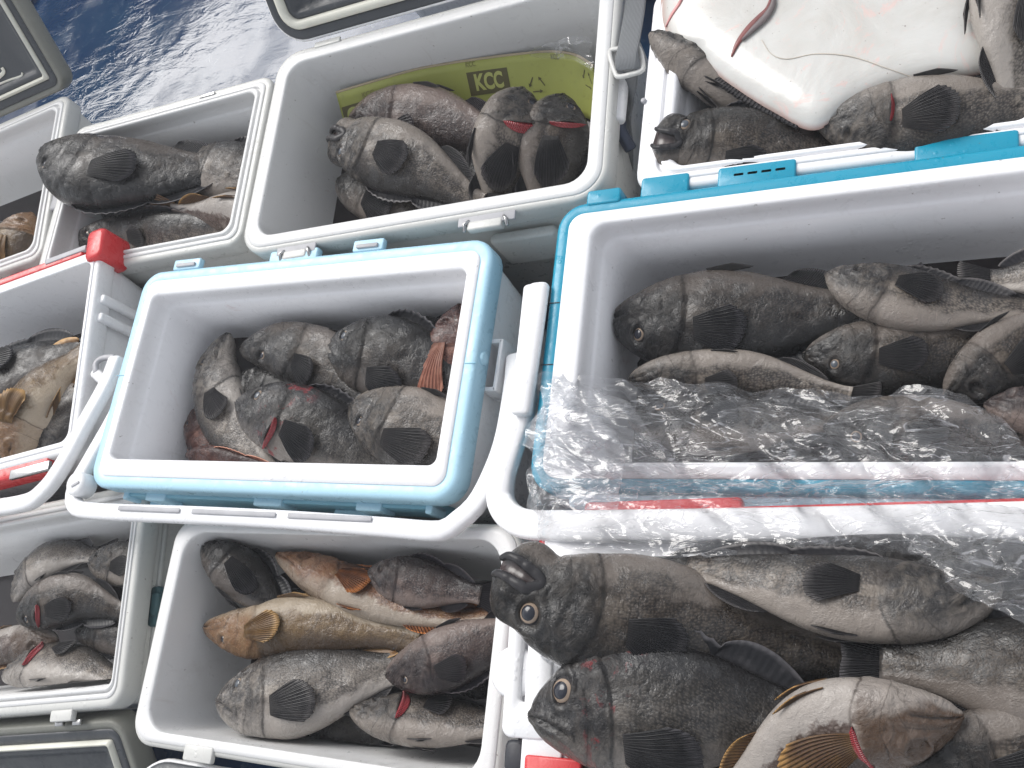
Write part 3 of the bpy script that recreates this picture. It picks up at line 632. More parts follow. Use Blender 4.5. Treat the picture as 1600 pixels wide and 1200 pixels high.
def fish(label, pts, z, wpx, back, box=None, kind='black', roll=0, eye=.034, gape=0, gill=None, pec=(.37, -.30, .20, 0.0), group=None, name='rockfish', slim=False,
         res=1, clouded=False, seed=0, pelvic=True, dorsal=1., sag=0, thick=1.0, cat='fish', pecs=1., tail=True, iris=True, dang=None, tl=.18):
    K = KINDS[kind]; zs = z if isinstance(z, (list, tuple)) else [z]*len(pts)
    W = [P(u, v, zz) for (u, v), zz in zip(pts, zs)]
    mid = len(pts)//2
    # half-width in metres from the width in pixels
    u, v = pts[mid]; a0 = P(u, v, zs[mid]); t2 = (W[min(mid+1, len(W)-1)]-W[mid-1]); nrm = Vector((-t2.y, t2.x, 0)).normalized()
    def pr(q):
        vv = q-Vector((0, 0, H)); c = Vector((r_.dot(vv), d_.dot(vv), f_.dot(vv))); return Vector((800+F*c.x/c.z, 600+F*c.y/c.z))
    pxm = (pr(a0+nrm*.01)-pr(a0)).length/.01
    NS = int(74*res); path, L = crom(W, 200)
    D_T, V_T = (DORS, VENS) if slim else (DOR, VEN)
    bs = (wpx*(1.32 if box == 'B6' else 1.22 if box else 1.14)/pxm)/((max(a for _, a in D_T)+max(a for _, a in V_T)))          # body scale (length the width belongs to)
    BL = bs
    def cen(s):
        x = max(0, min(1, s))*200; i = min(199, int(x)); return path[i].lerp(path[i+1], x-i)
    def frame(s):
        T = (cen(min(1, s+.02))-cen(max(0, s-.02))).normalized(); U = Vector((0, 0, 1)); U = (U-U.dot(T)*T).normalized(); Dv = U.cross(T)
        im = {'U': Vector((0, 1, 0)), 'D': Vector((0, -1, 0)), 'L': Vector((-1, 0, 0)), 'R': Vector((1, 0, 0))}[back]
        return T, U, Dv, im
    T, U, Dv, im = frame(.4); sg = 1 if Dv.dot(im) > 0 else -1
    rl = math.radians(roll)
    cache = {}
    def fr(s):
        k = round(s, 4)
        if k not in cache:
            T, U, Dv, _ = frame(s); D0 = Dv*sg
            cache[k] = (cen(s), T, D0*math.cos(rl)+U*math.sin(rl), U*math.cos(rl)-D0*math.sin(rl))
        return cache[k]
    es, eh, er = .155, .42, eye
    so = Vector((seed*3.7, seed*1.3, 0))
    def hm(s): return -.24 if gape else -.10-2.6*s
    def disp(s, h):
        d = 0
        g = .335-.06*h*h-.02*h
        d += .0065*sst(g+.006, g-.003, s)*sst(g-.20, g-.0, s)
        g3 = .305-.05*h*h-.02*h; d += .0*sst(g3+.004, g3-.004, s)*sst(g3-.06, g3, s)
        g2 = .245-.07*(h+.1)**2; d += .0035*sst(g2+.006, g2-.006, s)*sst(g2-.09, g2, s)*(1 if h < .5 else 0)
        if s < .19:
            m_ = hm(s); q = sst(.175, .13, s)
            d -= .015*math.exp(-((h-m_)/.07)**2)*q
            d += .007*math.exp(-((h-m_-.17)/.10)**2)*q + .006*math.exp(-((h-m_+.17)/.11)**2)*q
        if .06 < s < .20: # maxilla plate
            m_ = hm(s)+.10; d += .009*math.exp(-((h-m_)/.16)**2)*sst(.06, .10, s)*sst(.185, .172, s)
        aa = lut(D_T, s); dx = s-es; dy = (h-eh)*aa; r = math.hypot(dx, dy)
        d += .007*math.exp(-((r-er*1.25)/(.010))**2) - .016*sst(er*1.15, er*.6, r)
        if s < .30: d += .0035*noise.noise(Vector((s*38, h*5, seed)))+.0018*noise.noise(Vector((s*90, h*11, seed+5)))
        d += .006*noise.noise(Vector((s*7, h*1.8, seed+9)))+.0022*noise.noise(Vector((s*22, h*4, seed+3)))*sst(.34, .42, s)
        return d
    def surf(s, th, off=0, h=None):
        c, T, D, N = fr(min(1, max(0, s)))
        ct, sn = math.cos(th), math.sin(th)
        a = (lut(D_T, s) if ct > 0 else lut(V_T, s))*BL; wd = lut(THK, s)*BL*thick
        if gape and s < .13:
            k_ = (1+.7*sst(.13, .0, s))*(.55+.45*sst(-.004, .016, s)); a *= k_; wd *= 1+.7*sst(.13, 0, s)
        hh = ct
        dp = disp(s, hh)*BL*min(1, abs(sn)*1.6)
        e = .85
        x = math.copysign(abs(ct)**1.0, ct)*a; y = math.copysign(abs(sn)**e, sn)*(wd)
        n2 = Vector((ct/max(a, 1e-5), sn/max(wd, 1e-5))).normalized()
        x += n2.x*(dp+off); y += n2.y*(dp+off)
        # keel: belly narrower
        p = c + D*x + N*y
        if s < .17 and gape:
            piv = fr(.17)[0]+D*(hm(.14)*.10*BL); ang = math.radians(gape)*sst(.165, .13, s)*(.5 if hh > hm(s) else -.9)
            ax = D.cross(T); # rotate towards back for the upper jaw
            p = piv + Matrix.Rotation(ang, 3, ax) @ (p-piv)
        return p
    # spine parameter: head ring density
    sv = []
    nh = int(NS*.56)
    for i in range(nh): sv.append(.36*(i/nh)**1.15)
    for i in range(NS-nh+1): sv.append(.36+.64*i/(NS-nh))
    # when the visible length is longer/shorter than the natural length the body is simply drawn out
    NT_ = int(44*res)
    base = cen(.45); root = empty(name, (base.x, base.y, base.z)); inv = Matrix.Translation(-root.location)
    tag(root, label, cat, group)
    def clamp(p):
        if not box: return p
        B = BX[box]; q = B['inv'] @ p
        if q.z > B['zr']-.012: return p
        k = B['taper']*max(0, min(1, (B['zr']-q.z)/B['depth']))
        lx, ly = B['ix']-k-.002, B['iy']-k-.002
        q.x = max(-lx, min(lx, q.x)); q.y = max(-ly, min(ly, q.y)); q.z = max(q.z, B['zf']+.003+.004*abs(p.x*37 % 1))
        return B['mat'] @ q
    V, Fc, UV, FS = [], [], [], []
    ths = [2*math.pi*k/NT_ for k in range(NT_)]
    for s in sv:
        c, T, D, N = fr(s)
        for th in ths:
            p = surf(s, th); V.append(clamp(p))
            UV.append((s*BL*1.0*(L/BL if L < BL*1.6 else 1), (th if th <= math.pi else 2*math.pi-th)*lut(D_T, s)*BL)); FS.append((s, .5+.5*math.cos(th)))
    mouth_cut = gape > 0
    for i in range(len(sv)-1):
        for j in range(NT_):
            k = (j+1) % NT_
            if mouth_cut and sv[i+1] < .122:
                h1, h2 = math.cos(ths[j]), math.cos(ths[k]); q4 = [h1-hm(sv[i]), h2-hm(sv[i]), h1-hm(sv[i+1]), h2-hm(sv[i+1])]
                if min(q4) <= 0 <= max(q4): continue
            Fc.append((i*NT_+j, i*NT_+k, (i+1)*NT_+k, (i+1)*NT_+j) if sg > 0 else (i*NT_+j, (i+1)*NT_+j, (i+1)*NT_+k, i*NT_+k))
    if not mouth_cut:
        c, T, D, N = fr(0); nb = len(V)
        for j in range(NT_):   # rounded snout
            V.append(clamp(c+(V[j]-c)*.55-T*.010*BL)); UV.append(UV[j]); FS.append((0, FS[j][1]))
        V.append(c-T*.012*BL); UV.append((0, 0)); FS.append((0, .5))
        for j in range(NT_):
            k = (j+1) % NT_; Fc.append((nb+j, nb+k, k, j)); Fc.append((len(V)-1, nb+k, nb+j))
    nb = len(V)
    Fc.append(tuple((len(sv)-1)*NT_+j for j in range(NT_)))
    body = mk('body', V, Fc, K['m'], root, uvs={'UVMap': UV, 'fs': FS}, inv=inv)
    if mouth_cut:
        mv, mf = [], []; n_s = 14
        for i in range(n_s+1):
            s = .004+.15*i/n_s
            for th in ths: mv.append(fr(s)[0]*0+surf(s, th, -.009*BL))
        for i in range(n_s):
            for j in range(NT_):
                k = (j+1) % NT_; h1, h2 = math.cos(ths[j]), math.cos(ths[k]); s = .004+.15*i/n_s; s2_ = s+.15/n_s; q4 = [h1-hm(s), h2-hm(s), h1-hm(s2_), h2-hm(s2_)]
                mf.append((i*NT_+j, i*NT_+k, (i+1)*NT_+k, (i+1)*NT_+j))
        mf.append(tuple(n_s*NT_+j for j in range(NT_)))
        mo = mk('mouth', mv, mf, MMOUTH, root, inv=inv)
        lp = [surf(.004+.116*(k/10), math.acos(-.24+.10+.05*(k/10)), .002*BL) for k in range(11)]; lq = [surf(.12-.116*(k/10), math.acos(-.24-.14+.03*(k/10)), .002*BL) for k in range(11)]
        corner = surf(.150, math.acos(-.27), .002*BL); b = MB(); b.tube([inv @ p for p in crom(lp+[corner]+lq, 60)[0]], lambda t: .0125*BL*(.75+.5*math.sin(t*math.pi)), lambda t: .0105*BL, n=12, power=2); b.build('lip', K['d'], root)
    # ---- eye: on the visible flank
    if iris:
        p = surf(es, math.acos(eh)); c, T, D, N = fr(es)
        q1, q2 = surf(es+.02, math.acos(eh)), surf(es, math.acos(min(.9, eh+.15)))
        en = (q1-p).cross(q2-p).normalized()
        if en.dot(N) < 0: en = -en
        en = (en*.6+N*.6).normalized(); R_ = er*BL; base_ = p+en*(-R_*.05)
        e1 = T.copy(); e1 = (e1-e1.dot(en)*en).normalized(); e2 = en.cross(e1); ev, ef, em = [], [], []
        prof = [(0, .62, 0), (.30, .60, 0), (.58, .51, 0), (.60, .48, 1), (.68, .42, 1), (.78, .34, 1), (.80, .30, 2), (.95, .18, 2), (1.15, -.1, 2), (1.2, -.4, 2)]
        for (r, hgt, _) in prof:
            for k in range(24):
                a = k*math.pi/12; ev.append(base_+(e1*math.cos(a)+e2*math.sin(a))*R_*r+en*R_*hgt)
        for i in range(len(prof)-1):
            for k in range(24):
                ef.append((i*24+k, i*24+(k+1) % 24, (i+1)*24+(k+1) % 24, (i+1)*24+k)); em.append(prof[i+1][2] if prof[i+1][2] != prof[i][2] else prof[i][2])
        eo = mk('eye', ev, ef, [MCLOUD if clouded else MPUP, MIRIS, MSOCK], root, fm=em, inv=inv)
    # ---- fins
    def sheet(nm, grid, uvg, mat, th_=.0009):
        ni, nj = len(grid), len(grid[0]); vv = [clamp(p) for r in grid for p in r]; ff = [(i*nj+j, i*nj+j+1, (i+1)*nj+j+1, (i+1)*nj+j) for i in range(ni-1) for j in range(nj-1)]
        o = mk(nm, vv, ff, mat, root, uvs={'UVMap': [q for r in uvg for q in r]}, inv=inv)
        md = o.modifiers.new('thickness', 'SOLIDIFY'); md.thickness = th_; md.offset = 0; return o
    rnd = random.Random(seed*17+5)
    def fan(nm, s0, h0, ln, tilt, A, offb, ni=29, nj=12, mat=None, side=1):
        grid, uvg = [], []
        jag = [rnd.uniform(.0, 1) for _ in range(ni)]
        for i in range(ni):
            a = -1+2*i/(ni-1); rowp, rowu = [], []
            rm = (1-.30*abs(a)**3-.06*a)*(.985+.015*math.cos(i*math.pi)) - .022*jag[i]
            for j in range(nj):
                r = (j/(nj-1))*rm*ln
                ang = a*A+tilt
                ds = (r+.012)*math.cos(ang); dh = (r*math.sin(ang)*.80+a*.030)
                s = s0+ds*BL/L; hv = h0+dh/.155
                hv2 = max(-.96, min(.96, hv))
                off = (.005+.018*math.sin(min(1, r/ln)*math.pi*.6)+.007*math.cos(a*2.2+seed)*r/ln+offb*r/ln + .0022*math.cos(i*math.pi)*(.3+r/ln))*BL
                th = math.acos(hv2)
                p = surf(s, th, off)
                if hv != hv2: c, T, D, N = fr(min(1, s)); p = p+D*((hv-hv2)*.155*BL)
                rowp.append(p); rowu.append((i/(ni-1), j/(nj-1)))
            grid.append(rowp); uvg.append(rowu)
        return sheet(nm, grid, uvg, mat or K['f'])
    if pec: fan('pectoral_fin', pec[0], pec[1], pec[2]*pecs*rnd.uniform(.82, 1.12), math.radians(pec[3]+rnd.uniform(-9, 9)), math.radians(26)*rnd.uniform(.7, 1.1), pec[4] if len(pec) > 4 else 0)
    def strip(nm, s0, s1, sgn, hf, lean, n, mat=None):
        grid, uvg = [], []
        for i in range(n):
            f = i/(n-1); s = s0+(s1-s0)*f; c, T, D, N = fr(s); a = lut(D_T if sgn > 0 else V_T, s)*BL
            p0 = c+D*(sgn*a*.93); hgt, back_ = hf(f, i); row, ru = [], []
            for j in range(5):
                k = j/4; row.append(p0+D*(sgn*hgt*k*BL)+T*(back_*k*BL)+N*(lean*k*k*BL)); ru.append((f, k))
            grid.append(row); uvg.append(ru)
        return sheet(nm, grid, uvg, mat or K['f'], .0008)
    if dorsal:
        def dh(f, i):
            base_h = (.050*math.sin(min(1, f/.58)*math.pi)**.6*(1 if i % 3 == 0 else .84) if f < .56 else .055*math.sin((f-.50)/.5*math.pi)**.7) if f < .995 else 0
            return (base_h+.008)*dorsal*.8, .035
        strip('dorsal_fin', .30, .90, 1, dh, .02, 49, K['d'])
    strip('anal_fin', .66, .86, -1, lambda f, i: (.055*math.sin((f*.9+.1)*math.pi)**.6*.8 if f < .99 else .005, .05), .015, 15)
    if pelvic:
        for sd in (1, -1):
            grid, uvg = [], []
            for i in range(9):
                a = -1+2*i/8; row, ru = [], []
                for j in range(9):
                    r = j/8*(1-.45*abs(a))*.15; c, T, D, N = fr(.40)
                    c2, T2, D2, N2 = fr(.40+r*BL/L)
                    row.append(c2-D2*(lut(V_T, .40)*BL*(.90)+(.02+.10*r)*BL*abs(a+.2)*.6)+N2*(sd*(.028+.25*r*.6)*BL+.012*a*BL)); ru.append((i/8, j/8))
                grid.append(row); uvg.append(ru)
            sheet('pelvic_fin', grid, uvg, K['f'])
    if tail:
        grid, uvg = [], []; c, T, D, N = fr(1)
        if dang is not None: T = (Matrix.Rotation(math.radians(dang), 3, N) @ T)
        T0 = T; Dd = N.cross(T0)*(1 if N.cross(T0).dot(D) > 0 else -1)
        for i in range(25):
            a = -1+2*i/24; row, ru = [], []
            rm = tl*(1-.10*(1-abs(a))**1.5)*(1-.06*abs(a)**6)-.002*rnd.random()
            for j in range(10):
                r = j/9*rm; ang = a*math.radians(24)
                row.append(c+T0*((r*math.cos(ang)-.03)*BL)+Dd*((a*.050+r*math.sin(ang))*BL)+N*((.012*math.sin(a*3+seed)*r/.2+.0012*math.cos(i*math.pi))*BL)); ru.append((i/24, j/9))
            grid.append(row); uvg.append(ru)
        sheet('tail_fin', grid, uvg, K['f'], .0012)
    if gill:
        g0, g1, gw = gill; grid, uvg = [], []     # h range, width in s
        for i in range(17):
            f = i/16; h = g0+(g1-g0)*f; wd = gw*math.sin(f*math.pi)**.7; s0 = .335-.06*h*h-.02*h-.002; row, ru = [], []
            for j in range(9):
                k = j/8; s = s0-wd*.35+wd*k; row.append(surf(s, math.acos(max(-.97, min(.97, h))), (.017-.022*abs(k-.35)+.0012*math.cos(j*math.pi))*BL)); ru.append((k, f))
            grid.append(row); uvg.append(ru)
        sheet('gill', grid, uvg, MGILL, .001)
        # raised, torn gill cover in front
        grid, uvg = [], []
        for i in range(17):
            f = i/16; h = g0-.06+(g1-g0+.12)*f; s0 = .335-.06*h*h-.02*h-gw*.35*math.sin(f*math.pi)**.7; wv_ = .07*math.sin(f*math.pi)**.5+.004; row, ru = [], []
            for j in range(6):
                k = j/5; s = s0-wv_*(1-k); row.append(surf(s, math.acos(max(-.97, min(.97, h))), (-.003+.026*k**1.5*math.sin(f*math.pi))*BL)); ru.append((s, .30))
            grid.append(row); uvg.append(ru)
        o = mk('gill_cover', [p for r in grid for p in r], [(i*6+j, i*6+j+1, (i+1)*6+j+1, (i+1)*6+j) for i in range(16) for j in range(5)], K['m'], root, uvs={'UVMap': [(0, q[0]) for r in uvg for q in r], 'fs': [q for r in uvg for q in r]}, inv=inv)
        md = o.modifiers.new('thickness', 'SOLIDIFY'); md.thickness = .0015; md.offset = 0
    return root
def zr(k): return BX[k]['zr']
# ------------------------------------------------------------------ the catch
z = zr('B2')
fish('large charcoal fish resting its closed-mouthed head over the left rim of the small cooler', [(66, 240), (140, 270), (230, 272), (370, 262)], [z+.035, z+.02, z-.01, z-.05], 104, 'D', None, 'dark', roll=4, eye=.026, pec=(.40, .22, .18, 4), seed=1, pelvic=False)
fish('grey fish with its head against the right rim of the small off-white cooler', [(298, 262), (345, 268), (400, 275), (440, 282)], z-.06, 86, 'U', 'B2', 'grey', roll=0, seed=2, eye=.03, pec=None, iris=False)
fish('pale fish with its orange-brown tail pointing left, under the charcoal head', [(470, 352), (420, 345), (360, 336), (272, 331)], [z-.05, z-.05, z-.045, z-.035], 62, 'D', 'B2', 'brown', roll=-55, seed=3, pec=None, name='greenling', slim=True, tl=.22)
fish('grey fish lying along the near wall, snout left, in the small off-white cooler', [(112, 378), (190, 374), (280, 366), (400, 362)], z-.055, 66, 'U', 'B2', 'grey', roll=35, seed=4, eye=.03, pec=(.40, .1, .15, 0), pelvic=False)
fish('dark fish lying deepest, below the charcoal head in the small off-white cooler', [(150, 320), (220, 322), (300, 318), (370, 316)], z-.085, 70, 'D', 'B2', 'dark', roll=0, seed=44, pec=None, pelvic=False, iris=False)
z = zr('B3')
fish('purple-brown scaled fish lying back against the yellow-green board', [(545, 196), (625, 190), (720, 202), (800, 232)], z-.095, 96, 'D', 'B3', 'purple', roll=-25, seed=5, eye=.03, pec=(.34, .30, .17, 8, .02))
fish('grey fish with an open jaw on top of the pile by the board', [(522, 222), (586, 238), (668, 268), (750, 322)], [z-.055, z-.05, z-.055, z-.08], 96, 'D', 'B3', 'grey', roll=-14, seed=6, gape=9, res=1.5, eye=.028, pec=(.40, -.05, .20, 8), clouded=True, pelvic=False)
fish('dark fish lowest in the pile by the board, below the open-jawed grey one', [(530, 283), (590, 300), (660, 325), (735, 350)], z-.11, 88, 'U', 'B3', 'black', roll=-10, seed=7, eye=.03, pec=(.34, -.55, .18, -10))
fish('pale-bellied fish standing snout up with a bright red open gill', [(817, 140), (803, 195), (788, 255), (775, 345)], [z-.05, z-.05, z-.07, z-.11], 78, 'R', 'B3', 'grey', roll=-42, seed=8, eye=.028, gill=(-.35, .85, .055), pec=(.42, .05, .22, -8))
fish('darker fish standing snout up in the right corner beside the red-gilled pale one', [(880, 150), (868, 205), (858, 262), (850, 345)], [z-.075, z-.075, z-.085, z-.11], 84, 'R', 'B3', 'black', roll=-30, seed=9, eye=.028, gill=(-.2, .75, .035), pec=(.40, -.1, .2, 5))
fish('dark fish wedged low between the scaled fish and the two snout-up ones', [(640, 250), (690, 262), (740, 280), (800, 300)], z-.12, 80, 'U', 'B3', 'dark', roll=0, seed=74, pec=None, iris=False, pelvic=False)
z = zr('B4')
fish('pale-throated fish slanting down from the upper left corner under the white flatfish', [(1018, 54), (1072, 94), (1150, 146), (1262, 214)], [z+.012, z-.01, z-.035, z-.05], 76, 'R', None, 'grey', roll=-48, seed=10, eye=.02, iris=False, pec=(.36, .5, .17, -5), slim=True)
fish('dark fish with its mouth wide open over the left corner of the flatfish cooler', [(1022, 212), (1100, 222), (1200, 226), (1330, 244)], [z+.004, z-.012, z-.02, z-.035], 96, 'U', None, 'black', roll=10, seed=11, gape=20, res=1.6, eye=.032, clouded=True, pec=(.40, -.62, .20, -4), pelvic=False)
fish('large grey-sided fish, dark pectoral fin spread, below the white flatfish', [(1279, 192), (1360, 196), (1484, 182), (1690, 158)], [z-.01, z-.01, z-.005, z-.01], 104, 'D', None, 'grey', roll=-20, seed=12, eye=.02, iris=False, gill=(-.5, .1, .012), pec=(.36, .05, .19, 2))
fish('pale-bellied fish with black pectoral fin right of the white flatfish', [(1612, -110), (1596, -30), (1588, 50), (1592, 190)], [z, z+.01, z+.012, z-.01], 150, 'R', None, 'pale', roll=-30, seed=13, iris=False, pec=(.44, -.02, .2, 0))
z = zr('B6')
fish('curved fish with black back and pale belly along the left of the light blue cooler', [(356, 523), (339, 580), (352, 645), (400, 720), (450, 760)], z-.10, 70, 'L', 'B6', 'pale', roll=-4, seed=14, eye=.026, pec=(.33, -.15, .17, 0))
fish('big mottled fish curving across the back of the light blue cooler', [(378, 546), (444, 548), (520, 575), (612, 630), (690, 670)], z-.085, 84, 'D', 'B6', 'black', roll=-8, seed=15, eye=.024, pec=(.33, .20, .18, 10))
fish('dark spotted fish facing left beside the orange-red one in the light blue cooler', [(516, 542), (570, 552), (645, 570), (735, 620)], z-.07, 104, 'U', 'B6', 'dark', roll=8, seed=16, eye=.026, clouded=True, pec=(.38, -.55, .17, -15))
fish('grey fish with red gill slit, middle of the near wall, light blue cooler', [(373, 628), (450, 655), (535, 695), (650, 760)], [z-.055, z-.06, z-.075, z-.1], 100, 'U', 'B6', 'blood', roll=0, seed=17, eye=.028, gill=(-.85, -.1, .02), clouded=True, pec=(.36, -.25, .2, -12))
fish('scaly brown-grey fish with gold eye nearest the right wall of the light blue cooler', [(550, 636), (620, 664), (700, 690), (800, 710)], z-.065, 104, 'D', 'B6', 'grey', roll=0, seed=18, eye=.024, pec=(.34, .42, .2, 4))
fish('orange-red fish with ragged fins in the right corner of the light blue cooler', [(718, 478), (712, 540), (712, 610), (716, 690)], [z-.075, z-.08, z-.09, z-.1], 70, 'L', 'B6', 'red', roll=10, seed=19, eye=.03, iris=False, dorsal=2.2, pec=(.30, .3, .30, 20, .05))
fish('small reddish-dark fish at the far left of the pile, light blue cooler', [(302, 642), (312, 672), (330, 705), (362, 745)], z-.115, 46, 'L', 'B6', 'red', roll=0, seed=20, eye=.03, pec=None)
fish('bright orange fish lying flat along the near wall of the light blue cooler', [(292, 710), (330, 716), (380, 728), (450, 740)], z-.10, 40, 'U', 'B6', 'red', roll=45, seed=21, iris=False, pec=(.3, -.1, .2, 0))
fish('black fish filling the gap under the others in the light blue cooler', [(440, 612), (510, 628), (590, 660), (660, 700)], z-.125, 90, 'U', 'B6', 'dark', roll=0, seed=22, pec=None, iris=False, pelvic=False)
fish('charcoal fish half hidden between the curved one and the big mottled one', [(372, 590), (410, 610), (470, 640), (540, 680)], z-.115, 76, 'U', 'B6', 'dark', roll=0, seed=70, pec=None, iris=False, pelvic=False)
fish('dark fish under the spotted one against the back right of the light blue cooler', [(600, 530), (640, 545), (700, 570), (760, 610)], z-.115, 96, 'U', 'B6', 'dark', roll=0, seed=71, pec=None, iris=False, pelvic=False)
z = zr('B7')
fish('large black fish with gold-ringed eye low on its cheek, in the teal cooler', [(956, 503), (1040, 508), (1200, 498), (1370, 482)], z-.075, 128, 'D', 'B7', 'dark', roll=-10, seed=23, eye=.026, pec=(.36, .22, .19, 4), res=1.2)
fish('silvery-bellied fish facing left on top near the back wall of the teal cooler', [(1293, 428), (1375, 456), (1480, 478), (1610, 482)], [z-.045, z-.045, z-.05, z-.055], 84, 'U', 'B7', 'grey', roll=-12, seed=24, eye=.024, iris=False, pec=(.36, .12, .2, -3), pelvic=False)
fish('brown mottled fish just below the silvery-bellied one in the teal cooler', [(1258, 556), (1335, 558), (1460, 555), (1620, 520)], z-.07, 98, 'D', 'B7', 'black', roll=-8, seed=25, eye=.026, clouded=True, pec=(.34, .10, .2, 5))
fish('grey fish with pale belly along the edge of the plastic in the teal cooler', [(985, 592), (1080, 590), (1200, 592), (1330, 622)], z-.065, 72, 'D', 'B7', 'grey', roll=-30, seed=26, iris=False, pec=(.37, .1, .2, 3))
fish('spotted brown fish slanting up at the right edge of the teal cooler', [(1478, 618), (1535, 585), (1610, 530), (1700, 470)], z-.055, 92, 'D', 'B7', 'black', roll=-15, seed=27, iris=False, pec=(.34, .30, .2, 5))
fish('pinkish-grey fish head at the right edge beside the plastic', [(1540, 632), (1610, 640), (1700, 650), (1800, 660)], z-.04, 74, 'U', 'B7', 'purple', roll=-20, seed=28, iris=False, pec=None)
fish('pale scaly fish with dark tail pointing left, by the teal cooler back wall', [(1830, 428), (1740, 430), (1640, 432), (1548, 440)], z-.06, 84, 'U', 'B7', 'pale', roll=0, seed=29, pec=None)
fish('dark fish seen through the plastic, left half of the teal cooler', [(985, 655), (1080, 662), (1200, 662), (1330, 655)], z-.06, 86, 'U', 'B7', 'black', roll=-15, seed=30, pec=(.36, 0, .2, 0))
fish('dark fish seen through the plastic, right half of the teal cooler', [(1290, 668), (1390, 672), (1520, 680), (1660, 690)], z-.05, 92, 'D', 'B7', 'black', roll=-10, seed=31, pec=(.36, .1, .2, 0))
fish('black fish lying deepest between the two big ones in the teal cooler', [(1000, 570), (1090, 560), (1220, 545), (1380, 530)], z-.12, 90, 'D', 'B7', 'dark', roll=0, seed=45, pec=None, iris=False, pelvic=False)
z = zr('B9')
fish('dark slim fish slanting down from the back left corner above the yellowish fish', [(319, 848), (362, 884), (410, 930), (448, 978)], [z-.035, z-.04, z-.045, z-.05], 66, 'R', 'B9', 'dark', roll=-22, seed=32, iris=False, eye=.02, pec=(.36, .0, .2, -4), slim=True, tl=.17)
fish('orange-brown fish with white belly under the grey purple one', [(434, 868), (505, 902), (590, 935), (690, 965), (775, 960)], z-.06, 66, 'U', 'B9', 'orange', roll=-32, seed=33, iris=False, pec=(.34, .05, .20, -4), name='greenling', slim=True)
fish('purple-grey speckled fish by the back wall of the grey-lined cooler', [(577, 893), (630, 906), (690, 918), (752, 930)], z-.045, 68, 'U', 'B9', 'purple', roll=5, seed=34, iris=False, pec=None, tl=.16)
fish('yellow-tan fish facing left with gold eye, grey-lined cooler', [(322, 980), (392, 988), (480, 978), (580, 988), (655, 1004)], [z-.055, z-.055, z-.055, z-.06, z-.065], 80, 'D', 'B9', 'tan', roll=-6, seed=35, eye=.02, pec=(.28, .0, .16, 0), name='greenling', slim=True, pelvic=True)
fish('largest grey fish with black round pectoral fin in the grey-lined cooler', [(342, 1096), (420, 1088), (520, 1068), (640, 1040)], [z-.045, z-.05, z-.055, z-.065], 118, 'U', 'B9', 'pale', roll=-8, seed=36, eye=.026, clouded=True, pec=(.36, -.38, .18, 2), pelvic=False, res=1.15)
fish('purple-brown fish with gold eye at the right wall, above the red-gilled one', [(606, 1056), (665, 1042), (745, 1010), (850, 970)], [z-.035, z-.035, z-.04, z-.05], 82, 'D', 'B9', 'purple', roll=-5, seed=37, eye=.024, pec=(.34, .35, .2, 10))
fish('speckled pale fish with wide open red gill in the near right corner', [(549, 1108), (620, 1120), (720, 1130), (840, 1135)], [z-.055, z-.055, z-.06, z-.065], 80, 'U', 'B9', 'grey', roll=-38, seed=38, eye=.02, iris=False, gill=(-.5, .8, .05), pec=(.43, .2, .2, 5))
fish('dark fish hidden under the yellow-tan one in the grey-lined cooler', [(400, 950), (480, 960), (580, 985), (680, 1020)], z-.09, 80, 'U', 'B9', 'dark', roll=0, seed=72, pec=None, iris=False, pelvic=False)
fish('dark fish at the bottom between the largest grey and red-gilled ones', [(430, 1120), (530, 1125), (640, 1100), (760, 1070)], z-.10, 90, 'D', 'B9', 'dark', roll=0, seed=73, pec=None, iris=False, pelvic=False)
z = zr('B8')
fish('pale grey-pink fish at the back left of the lower left cooler', [(22, 938), (50, 898), (90, 872), (150, 866)], z-.06, 60, 'U', 'B8', 'pale', roll=-20, seed=39, iris=False, pec=None)
fish('grey fish beside the right wall at the back of the lower left cooler', [(140, 876), (185, 880), (235, 885), (290, 895)], z-.06, 62, 'U', 'B8', 'grey', roll=0, seed=40, iris=False, pec=(.34, -.2, .2, 0))
fish('dark fish with a red gill in the middle of the lower left cooler', [(30, 968), (75, 945), (130, 935), (200, 960)], [z-.05, z-.045, z-.045, z-.06], 72, 'D', 'B8', 'black', roll=-12, seed=41, eye=.03, gill=(.0, .8, .03), pec=(.38, .3, .2, 0))
fish('reddish-brown fish low at the left of the lower left cooler', [(90, 1000), (50, 1003), (0, 1012), (-80, 1030)], z-.07, 50, 'D', 'B8', 'brown', roll=0, seed=42, pec=None, iris=False, name='greenling')
fish('white-bellied fish with bloody gill at the near wall of the lower left cooler', [(8, 1054), (60, 1040), (120, 1042), (190, 1062)], z-.055, 76, 'U', 'B8', 'pale', roll=-42, seed=43, iris=False, gill=(-.6, .6, .045), pec=(.42, .4, .16, 0))
fish('dark fish under the others, right side of the lower left cooler', [(120, 985), (165, 985), (210, 1000), (260, 1010)], z-.08, 60, 'U', 'B8', 'dark', roll=0, seed=46, pec=None, iris=False)
z = zr('B5')
fish('dark brown fish with a white patch at the back of the red-cornered cooler', [(-120, 680), (-30, 620), (50, 572), (130, 545)], z-.06, 90, 'U', 'B5', 'dark', roll=-10, seed=47, pec=(.5, .2, .15, 0), iris=False)
fish('long yellow-brown fish slanting in the red-cornered cooler', [(28, 735), (48, 668), (88, 598), (140, 545)], [z-.05, z-.05, z-.055, z-.06], 62, 'L', 'B5', 'tan', roll=-5, seed=48, iris=False, pec=(.25, -.3, .11, 0), name='greenling', slim=True)
fish('grey fish against the right wall of the red-cornered cooler', [(62, 728), (90, 680), (120, 630), (160, 580)], z-.065, 52, 'R', 'B5', 'grey', roll=-5, seed=49, iris=False, pec=None)
